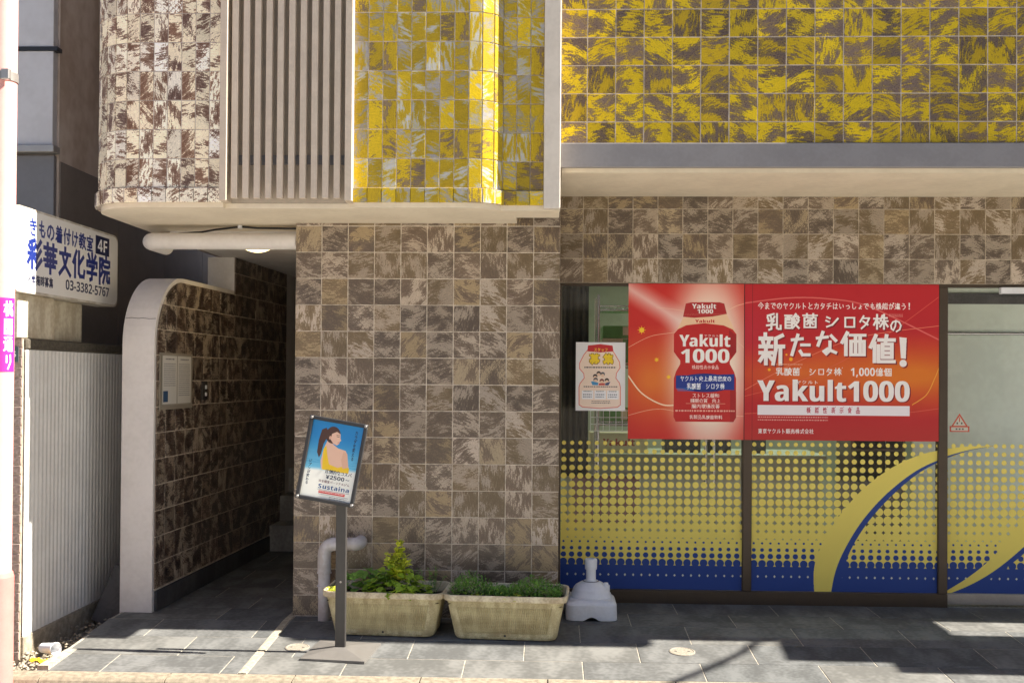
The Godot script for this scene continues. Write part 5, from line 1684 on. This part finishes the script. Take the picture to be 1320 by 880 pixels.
func build_props() -> void:
	var p1 := planter("cream ribbed planter with a leafy shrub behind the sign pole", Vector3(-0.868, ground_y(0.27) + 0.002, 0.262), -0.06)
	var p2 := planter("cream ribbed planter with low green foliage next to the parasol base", Vector3(-0.218, ground_y(0.3) + 0.002, 0.302), -0.06)
	p1.rotation.x = 0.03
	p2.rotation.x = 0.03
	build_plants(p1, p2)
	# downpipe
	var dp := thing("drain_pipe", "white plastic drain pipe with an elbow low on the tiled pillar", "pipe")
	obj("upright", tubem([Vector3(-1.254, 0.0, 0.09), Vector3(-1.254, 0.27, 0.09)], 0.033, 0.033, 20), M.pvc, dp)
	var el := [Vector3(-1.254, 0.265, 0.09), Vector3(-1.254, 0.36, 0.09)]
	for k in 7:
		var a := PI - PI / 2 * (k + 1) / 7.0
		el.append(Vector3(-1.199 + 0.055 * cos(a), 0.37 + 0.055 * sin(a), 0.09))
	el.append(Vector3(-1.10, 0.426, 0.09))
	for k in 5:
		var a := PI / 2 * (k + 1) / 5.0
		el.append(Vector3(-1.10 + 0.035 * sin(a), 0.426, 0.055 + 0.035 * cos(a)))
	el.append(Vector3(-1.065, 0.426, -0.01))
	obj("elbow", tubem(el, 0.0375, 0.0375, 20), M.pvc, dp)
	for y in [0.19, 0.262]:
		obj("collar", tubem([Vector3(-1.254, y, 0.09), Vector3(-1.254, y + 0.006, 0.09)], 0.0405, 0.0405, 20), M.pvc, dp)
	# sign stand
	var by := ground_y(0.655)
	var ss := thing("sign_stand", "black pole sign stand with a tilted framed poster in front of planter", "sign stand", Vector3(-1.045, by, 0.655), -0.12)
	var st := begin()
	var lo := [Vector3(-0.165, 0.004, 0.15), Vector3(0.165, 0.004, 0.15), Vector3(0.165, 0.004, -0.15), Vector3(-0.165, 0.004, -0.15)]
	var hi := [Vector3(-0.035, 0.024, 0.03), Vector3(0.035, 0.024, 0.03), Vector3(0.035, 0.024, -0.03), Vector3(-0.035, 0.024, -0.03)]
	for k in 4:
		var l := (k + 1) % 4
		quad(st, lo[k], lo[l], hi[l], hi[k], lo[k] + lo[l] + Vector3.UP * 0.5)
		quad(st, lo[k], lo[l], lo[l] - Vector3(0, 0.012, 0), lo[k] - Vector3(0, 0.012, 0), lo[k] + lo[l])
	quad(st, hi[0], hi[1], hi[2], hi[3], Vector3.UP)
	obj("base", done(st), M.plate, ss, Vector3(0, 0.008, 0), Basis.from_euler(Vector3(0.06, 0, 0)))
	var un_turn := Basis.from_euler(Vector3(0, 0.12, 0))
	obj("pole", cboxm(Vector3(-0.027, 0.03, -0.012), Vector3(0.027, 0.93, 0.012), 0.004), M.pole_metal, ss, Vector3(-0.005, 0, 0), un_turn)
	obj("bolt", tubem([Vector3(-0.005, 0.36, 0.011), Vector3(-0.005, 0.36, 0.0145)], 0.005, 0.005, 10), M.alu, ss, Vector3.ZERO, un_turn)
	var head := obj("frame", frame_mesh(0.300, 0.424, 0.020, 0.014), M.black_plastic, ss, Vector3(-0.045, 0.972, 0.040), un_turn * Basis.from_euler(Vector3(-0.05, 0, -0.165)))
	obj("back_plate", boxm(Vector3(-0.142, -0.204, -0.008), Vector3(0.142, 0.204, -0.002)), M.black_plastic, head)
	var gp := begin()
	uvquad(gp, Vector3(-0.1345, -0.1965, 0.0), Vector3(0.1345, -0.1965, 0.0), Vector3(0.1345, 0.1965, 0.0), Vector3(-0.1345, 0.1965, 0.0), Vector3.BACK)
	var gm := printed(gym_poster(), 0.3)
	obj("poster", done(gp), gm, head).set_meta("label", "poster of a woman in a yellow top over a blue sea")
	for c in [[-1, 1], [1, 1], [-1, -1], [1, -1]]:
		obj("corner_cap", cboxm(Vector3(c[0] * 0.139 - 0.007, c[1] * 0.201 - 0.007, 0.005), Vector3(c[0] * 0.139 + 0.007, c[1] * 0.201 + 0.007, 0.0165), 0.003), M.alu, head)
	# parasol base
	var pb := thing("parasol_base", "white plastic parasol base standing in front of the shop window", "parasol base", Vector3(0.245, 0.001, -0.115))
	st = begin()
	var sq := round_rect(0.29, 0.29, 0.045)
	# the square foot with a hand hold cut into its front edge
	var foot := [[0.0, 0.285], [0.004, 0.29], [0.085, 0.284], [0.098, 0.272], [0.112, 0.235]]
	for i in foot.size() - 1:
		var A := round_rect(foot[i][1], foot[i][1], 0.045, 8)
		var B := round_rect(foot[i + 1][1], foot[i + 1][1], 0.045, 8)
		var dense := func(P: PackedVector2Array) -> Array:
			var out := []
			for k in P.size():
				var a := P[k]
				var b := P[(k + 1) % P.size()]
				var n := maxi(1, int((b - a).length() / 0.011))
				for q in n:
					out.append(a.lerp(b, float(q) / n))
			return out
		var DA: Array = dense.call(A)
		var DB: Array = dense.call(B)
		var cnt := mini(DA.size(), DB.size())
		for k in cnt:
			var l := (k + 1) % cnt
			var ia := func(D: Array, j: int) -> Vector2: return D[int(float(j) * D.size() / cnt) % D.size()]
			var y := func(p: Vector2, base: float) -> float:
				if p.y > 0.1 and absf(p.x) < 0.045:
					return maxf(base, 0.022 * cos(p.x / 0.045 * PI / 2))
				return base
			var a2: Vector2 = ia.call(DA, k)
			var b2: Vector2 = ia.call(DA, l)
			var c2: Vector2 = ia.call(DB, l)
			var e2: Vector2 = ia.call(DB, k)
			quad(st, Vector3(a2.x, y.call(a2, foot[i][0]), a2.y), Vector3(b2.x, y.call(b2, foot[i][0]), b2.y), Vector3(c2.x, y.call(c2, foot[i + 1][0]), c2.y), Vector3(e2.x, y.call(e2, foot[i + 1][0]), e2.y), Vector3(a2.x, 0.03 if i < 2 else 0.2, a2.y))
	lathe(st, [Vector2(0.118, 0.108), Vector2(0.116, 0.125), Vector2(0.106, 0.145), Vector2(0.102, 0.160), Vector2(0.088, 0.178), Vector2(0.060, 0.195), Vector2(0.040, 0.200), Vector2(0.0, 0.200)], 40)
	quad(st, Vector3(-0.12, 0.112, 0.12), Vector3(0.12, 0.112, 0.12), Vector3(0.12, 0.112, -0.12), Vector3(-0.12, 0.112, -0.12), Vector3.UP)
	obj("foot", done(st), M.white_plastic, pb)
	st = begin()
	lathe(st, [Vector2(0.041, 0.198), Vector2(0.041, 0.204), Vector2(0.028, 0.206), Vector2(0.028, 0.266), Vector2(0.034, 0.268), Vector2(0.035, 0.322), Vector2(0.031, 0.328), Vector2(0.020, 0.328), Vector2(0.019, 0.28)], 30)
	obj("neck", done(st), M.white_plastic, pb)
	obj("seal_ring", tubem([Vector3(0, 0.196, 0), Vector3(0, 0.2015, 0)], 0.0445, 0.0445, 28), M.skirting, pb)
	st = begin()
	lathe(st, [Vector2(0.022, 0.13), Vector2(0.022, 0.182), Vector2(0.014, 0.186), Vector2(0.012, 0.196), Vector2(0.0, 0.198)], 20, Vector3(0.085, 0, 0.03))
	obj("filler_cap", done(st), M.white_plastic, pb)
	# round covers let into the paving
	for c in [[-1.286, 0.585, 0.062, "round cream drain cover in the paving by the sign stand"], [0.686, 0.555, 0.066, "round cream drain cover in the paving before the shop window"]]:
		var dc := thing("drain_cover", c[3], "drain cover", Vector3(c[0], ground_y(c[1]) + 0.0005, c[1]), 0.0, "drain covers in the paving")
		dc.rotation.x = 0.066
		st = begin()
		lathe(st, [Vector2(c[2], -0.01), Vector2(c[2], 0.003), Vector2(c[2] * 0.9, 0.005), Vector2(c[2] * 0.86, 0.003), Vector2(0.0, 0.003)], 32)
		obj("lid", done(st), M.cover, dc)
		for s in [-1.0, 1.0]:
			obj("lift_slot", boxm(Vector3(s * c[2] * 0.5 - 0.006, 0.0032, -0.004), Vector3(s * c[2] * 0.5 + 0.006, 0.0042, 0.004)), M.skirting, dc)

func frame_mesh(w: float, h: float, bar_: float, t: float) -> ArrayMesh:
	var st := begin()
	var x := w / 2
	var y := h / 2
	cbox(st, Vector3(-x, y - bar_, -0.004), Vector3(x, y, t), 0.004)
	cbox(st, Vector3(-x, -y, -0.004), Vector3(x, -y + bar_, t), 0.004)
	cbox(st, Vector3(-x, -y + bar_ - 0.003, -0.0035), Vector3(-x + bar_, y - bar_ + 0.003, t - 0.0006), 0.004)
	cbox(st, Vector3(x - bar_, -y + bar_ - 0.003, -0.0035), Vector3(x, y - bar_ + 0.003, t - 0.0006), 0.004)
	return done(st)

# ---------------------------------------------------------------- the left edge of the picture
func build_left() -> void:
	var f := thing("corrugated_fence", "white ribbed fence wall beside the passage with a mossy top", "fence")
	var st := begin()
	var z := 0.65
	var n := 0
	var rib := func(q: float) -> float:
		return -2.692 + 0.0016 * sin(q * TAU / 0.045)
	while z > -2.6:
		var zb := z - 0.0056
		quad(st, Vector3(rib.call(z), 0.02, z), Vector3(rib.call(zb), 0.02, zb), Vector3(rib.call(zb), 1.49, zb), Vector3(rib.call(z), 1.49, z), Vector3.RIGHT)
		z = zb
	obj("ribbed_sheet", done(st), M.fence, f)
	obj("core", boxm(Vector3(-2.84, -0.1, -2.6), Vector3(-2.699, 1.49, 0.648)), M.fence, f)
	obj("cap", cboxm(Vector3(-2.85, 1.49, -2.6), Vector3(-2.684, 1.548, 0.652), 0.008), M.fence_cap, f)
	obj("footing", cboxm(Vector3(-2.86, -0.3, -2.6), Vector3(-2.684, 0.0198, 0.651), 0.005), M.concrete, f)
	var pier := thing("brick_pier", "narrow pier of pinkish grey bricks at the street end of the fence", "pier")
	obj("mortar", boxm(Vector3(-2.945, -0.3, 0.653), Vector3(-2.7005, 1.545, 0.664)), M.grout_dark, pier)
	for k in 33:
		var y := -0.1 + k * 0.05
		obj("brick", cboxm(Vector3(-2.95, y + 0.002, 0.654), Vector3(-2.702, y + 0.047, 0.668), 0.003), M.brick, pier, Vector3(rng.randf_range(-0.001, 0.001), 0, rng.randf_range(-0.001, 0.001)))
	var pi := Image.create(120, 150, false, Image.FORMAT_RGB8)
	pi.fill(rgb(70, 92, 92))
	write(pi, "15", Rect2(10, 45, 96, 58), rgb(225, 228, 225))
	var pl := thing("address_plate", "small grey green number plate on the brick pier", "plate")
	obj("plate", boxm(Vector3(-2.800, 1.425, 0.6700), Vector3(-2.718, 1.505, 0.6730)), M.neighbor_dark, pl)
	sheet("number", pi, -2.790, -2.720, 1.427, 1.503, 0.6737, pl)
	# hanging sign of the school
	var s := thing("school_sign", "white projecting sign with blue Japanese lettering above the white fence", "sign")
	st = begin()
	var rr := PackedVector2Array()
	for p in round_rect(1.285, 0.435, 0.05, 5):
		rr.append(p)
	panel(st, rr, -0.055, 0.055)
	obj("case", done(st), M.sign_case, s, Vector3(-2.717, 1.995, 0.2), Basis(Vector3(0, 0, -1), Vector3(0, 1, 0), Vector3(1, 0, 0)))
	st = begin()
	var fr := round_rect(1.262, 0.412, 0.045, 5)
	var idx := Geometry2D.triangulate_polygon(fr)
	for i in range(0, idx.size(), 3):
		var v := []
		var uv := []
		for k in 3:
			var q := fr[idx[i + k]]
			v.append(Vector3(-2.6605, 1.995 + q.y, 0.2 - q.x))
			uv.append(Vector2(0.5 + q.x / 1.262, 0.5 - q.y / 0.412))
		tri(st, v[0], v[1], v[2], Vector3.RIGHT, true, Vector3.ZERO, Vector3.ZERO, Vector3.ZERO, uv[0], uv[1], uv[2])
	obj("lettered_face", done(st), printed(school_sign(), 0.35), s)
	for b in [[0.32, 0.72, -2.82, -2.70], [-0.155, 0.275, -2.86, -2.755]]:
		obj("leg_box", cboxm(Vector3(b[2], 1.5485, b[0]), Vector3(b[3], 1.777, b[1]), 0.004), M.sign_box, s)
	# pink street pole
	var pole := thing("street_pole", "pink and white street pole with a magenta street name tape", "pole", Vector3(-2.545, -0.17, 1.2))
	obj("shaft", tubem([Vector3(0, 0.45, 0), Vector3(0, 5.0, 0)], 0.064, 0.064, 32), M.pink, pole)
	st = begin()
	lathe(st, [Vector2(0.075, 0.0), Vector2(0.075, 0.60), Vector2(0.070, 0.62), Vector2(0.064, 0.625)], 32)
	obj("base_sleeve", done(st), mat(rgb(216, 128, 122), 0.5, M.pink.albedo_texture, 0.4), pole)
	st = begin()
	var arc := 1.27
	for k in 12:
		var a0 := -0.17 + arc * (1.0 - k / 12.0)
		var a1 := -0.17 + arc * (1.0 - (k + 1) / 12.0)
		uvquad(st, Vector3(cos(a0) * 0.0655, 1.545, sin(a0) * 0.0655), Vector3(cos(a1) * 0.0655, 1.545, sin(a1) * 0.0655), Vector3(cos(a1) * 0.0655, 1.885, sin(a1) * 0.0655), Vector3(cos(a0) * 0.0655, 1.885, sin(a0) * 0.0655), Vector3(cos((a0 + a1) / 2), 0, sin((a0 + a1) / 2)), Rect2(k / 12.0, 0, 1 / 12.0, 1))
	obj("name_tape", done(st), printed(street_tape(), 0.4), pole)
	st = begin()
	lathe(st, [Vector2(0.064, 2.885), Vector2(0.069, 2.885), Vector2(0.069, 2.925), Vector2(0.064, 2.925)], 32)
	obj("strap", done(st), M.alu, pole)
	obj("strap_buckle", cboxm(Vector3(0.03, 2.88, 0.052), Vector3(0.07, 2.93, 0.078), 0.004), M.alu, pole)
	# neighbouring building behind the fence
	var nb := thing("grey_building", "grey clad neighbouring building behind the fence with horizontal panel joints", "building")
	obj("body", boxm(Vector3(-9.0, -0.2, -8.0), Vector3(-3.0, 8.0, -0.36)), M.neighbor, nb)
	for p in [[2.745, 3.318, 0], [3.342, 3.95, 0], [3.974, 4.6, 0], [0.0, 2.69, 1]]:
		obj("panel", cboxm(Vector3(-5.0, p[0], -0.359), Vector3(-3.012, p[1], -0.30 if p[2] == 0 else -0.325), 0.003), M.neighbor_panel if p[2] == 0 else M.neighbor_dark, nb)
	obj("joint_strip", boxm(Vector3(-5.0, 3.318, -0.358), Vector3(-2.985, 3.342, -0.292)), M.black, nb)
	obj("ledge", cboxm(Vector3(-5.0, 2.70, -0.359), Vector3(-2.99, 2.744, -0.27), 0.004), M.alu, nb)
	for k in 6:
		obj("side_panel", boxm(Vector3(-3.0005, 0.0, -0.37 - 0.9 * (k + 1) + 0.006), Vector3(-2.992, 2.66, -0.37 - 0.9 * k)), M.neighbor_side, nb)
	# litter and a slab by the fence
	var cup := thing("paper_cup", "crumpled white paper cup lying at the foot of the fence", "cup", Vector3(-2.53, -0.062, 0.70), -0.5)
	st = begin()
	lathe(st, [Vector2(0.0, 0.0), Vector2(0.024, 0.0), Vector2(0.031, 0.1), Vector2(0.034, 0.104), Vector2(0.032, 0.107), Vector2(0.028, 0.1), Vector2(0.022, 0.006)], 20)
	obj("cup_body", done(st), M.white_plastic, cup, Vector3(-0.05, 0.034, 0), Basis.from_euler(Vector3(0, 0, -1.5)))
	var wrap := thing("yellow_wrapper", "flattened yellow plastic wrapper under the white paper cup", "wrapper", Vector3(-2.51, -0.075, 0.79), -0.35)
	st = begin()
	for i in 8:
		for j in 3:
			var g := func(a: int, b: int) -> Vector3: return Vector3(-0.075 + a * 0.019, 0.012 + 0.007 * sin(a * 1.9 + b), -0.02 + b * 0.015)
			quad(st, g.call(i, j), g.call(i + 1, j), g.call(i + 1, j + 1), g.call(i, j + 1), Vector3.UP)
			var d := Vector3(0, -0.003, 0)
			quad(st, g.call(i, j) + d, g.call(i + 1, j) + d, g.call(i + 1, j + 1) + d, g.call(i, j + 1) + d, Vector3.DOWN)
	obj("film", done(st), mat(rgb(236, 176, 24), 0.4), wrap)
	var ls := thing("leaning_slab", "dark slab leaning in the gap behind the passage wall", "slab", Vector3(-2.57, -0.1, -0.12), 0.0)
	obj("stone", cboxm(Vector3(-0.10, 0.0, -0.02), Vector3(0.10, 0.34, 0.02), 0.004), M.skirting, ls, Vector3.ZERO, Basis.from_euler(Vector3(-0.2, 0, -0.35)))

# ---------------------------------------------------------------- outside the frame: what shades the pavement
func build_beyond() -> void:
	var nb := thing("corner_building", "beige neighbouring building beyond the shop at the street corner", "building")
	obj("body", boxm(Vector3(5.0, -0.2, -8.0), Vector3(12.0, 6.5, -0.05)), M.soffit, nb)
	obj("cornice", cboxm(Vector3(4.98, 6.5, -8.0), Vector3(12.0, 6.65, 0.0), 0.02), M.fin, nb)
	var ps := thing("unseen_shade_box", "unseen white box added beyond the shop to shade the pavement", "sign")  # added box, stepped so its shade falls on the pavement
	obj("case", cboxm(Vector3(5.03, 2.1, 0.25), Vector3(5.2, 3.3, 0.88), 0.01), M.sign_case, ps)
	obj("shade_box_top", cboxm(Vector3(5.03, 3.305, 0.25), Vector3(5.2, 3.82, 0.73), 0.01), M.sign_case, ps)  # narrower top of the added box, narrows the shade it casts
	for y in [3.5, 3.7]:
		obj("bracket", cboxm(Vector3(5.08, y, -0.049), Vector3(5.14, y + 0.03, 0.249), 0.004), M.alu, ps)
	var op := thing("opposite_building", "beige two storey building across the street", "building")
	obj("body", boxm(Vector3(-1.5, -0.2, 9.5), Vector3(14.0, 6.4, 16.0)), M.opposite, op)
	for fl in 2:
		for k in 5:
			var x := -0.6 + k * 2.9
			obj("window", cboxm(Vector3(x, 0.9 + fl * 3.4, 9.47), Vector3(x + 1.7, 2.4 + fl * 3.4, 9.53), 0.01), M.dark_glass, op)
	var cb := thing("added_overhead_cable", "unseen thick grey cable added over the pavement to cast a curved shadow", "cable")  # added cable, bent to cast a curved shadow
	var H := 4.6
	var cp := []
	for q in [[1.42, -0.07], [1.22, 0.28], [1.122, 0.44], [1.005, 0.646], [0.88, 0.816], [0.724, 0.999], [0.5, 1.25], [0.2, 1.6], [-0.4, 2.2]]:
		cp.append(Vector3(q[0] + H, H, q[1]))
	obj("cable", tubem(cp, 0.022, 0.022, 10), M.pole_metal, cb)

# ---------------------------------------------------------------- the scene
func _ready() -> void:
	rng.seed = 7
	# camera: level shot, a little lens shift, turned slightly to the left of the wall's normal
	var cam := Camera3D.new()
	cam.name = "camera"
	add_child(cam)
	cam.transform = Transform3D(Basis(Vector3.UP, deg_to_rad(2.0)) * Basis(Vector3.RIGHT, deg_to_rad(0.6)) * Basis(Vector3.BACK, deg_to_rad(0.4)), Vector3(0, 1.37, 6.1))
	cam.projection = Camera3D.PROJECTION_FRUSTUM
	cam.near = 0.1
	cam.far = 200.0
	cam.size = 0.1 * 880.0 / 1391.0
	cam.frustum_offset = Vector2(0, 0.1 * 0.02188)
	cam.current = true
	# sky, exposure and the sun: it stands in the line of the street, to the right
	var env := Environment.new()
	var sky := Sky.new()
	var sm := ProceduralSkyMaterial.new()
	sm.sky_top_color = Color(0.46, 0.58, 0.78)
	sm.sky_horizon_color = Color(0.84, 0.87, 0.90)
	sm.sky_curve = 0.14
	sm.ground_bottom_color = Color(0.32, 0.31, 0.30)
	sm.ground_horizon_color = Color(0.55, 0.54, 0.52)
	sm.sky_energy_multiplier = 0.55
	sky.sky_material = sm
	env.background_mode = Environment.BG_SKY
	env.sky = sky
	env.tonemap_mode = Environment.TONE_MAPPER_LINEAR
	env.tonemap_exposure = 3.5
	env.sdfgi_enabled = true
	env.ssao_enabled = true
	env.ssil_enabled = true
	var we := WorldEnvironment.new()
	we.name = "environment"
	we.environment = env
	add_child(we)
	var sun := DirectionalLight3D.new()
	sun.name = "sun"
	add_child(sun)
	sun.look_at_from_position(Vector3(0.707, 0.707, 0.012) * 10.0, Vector3.ZERO, Vector3.UP)
	sun.light_energy = 1.6
	sun.light_angular_distance = 0.5
	sun.light_color = Color(1.0, 0.965, 0.91)
	sun.shadow_enabled = true
	sans = SystemFont.new()
	sans.font_names = PackedStringArray(["Droid Sans"])
	sans.font_weight = 700
	heavy = SystemFont.new()
	heavy.font_names = PackedStringArray(["Droid Sans"])
	heavy.font_weight = 800
	glyph_table()
	make_materials()
	build_ground()
	build_building()
	build_passage()
	build_shop()
	build_left()
	build_beyond()
	build_props()
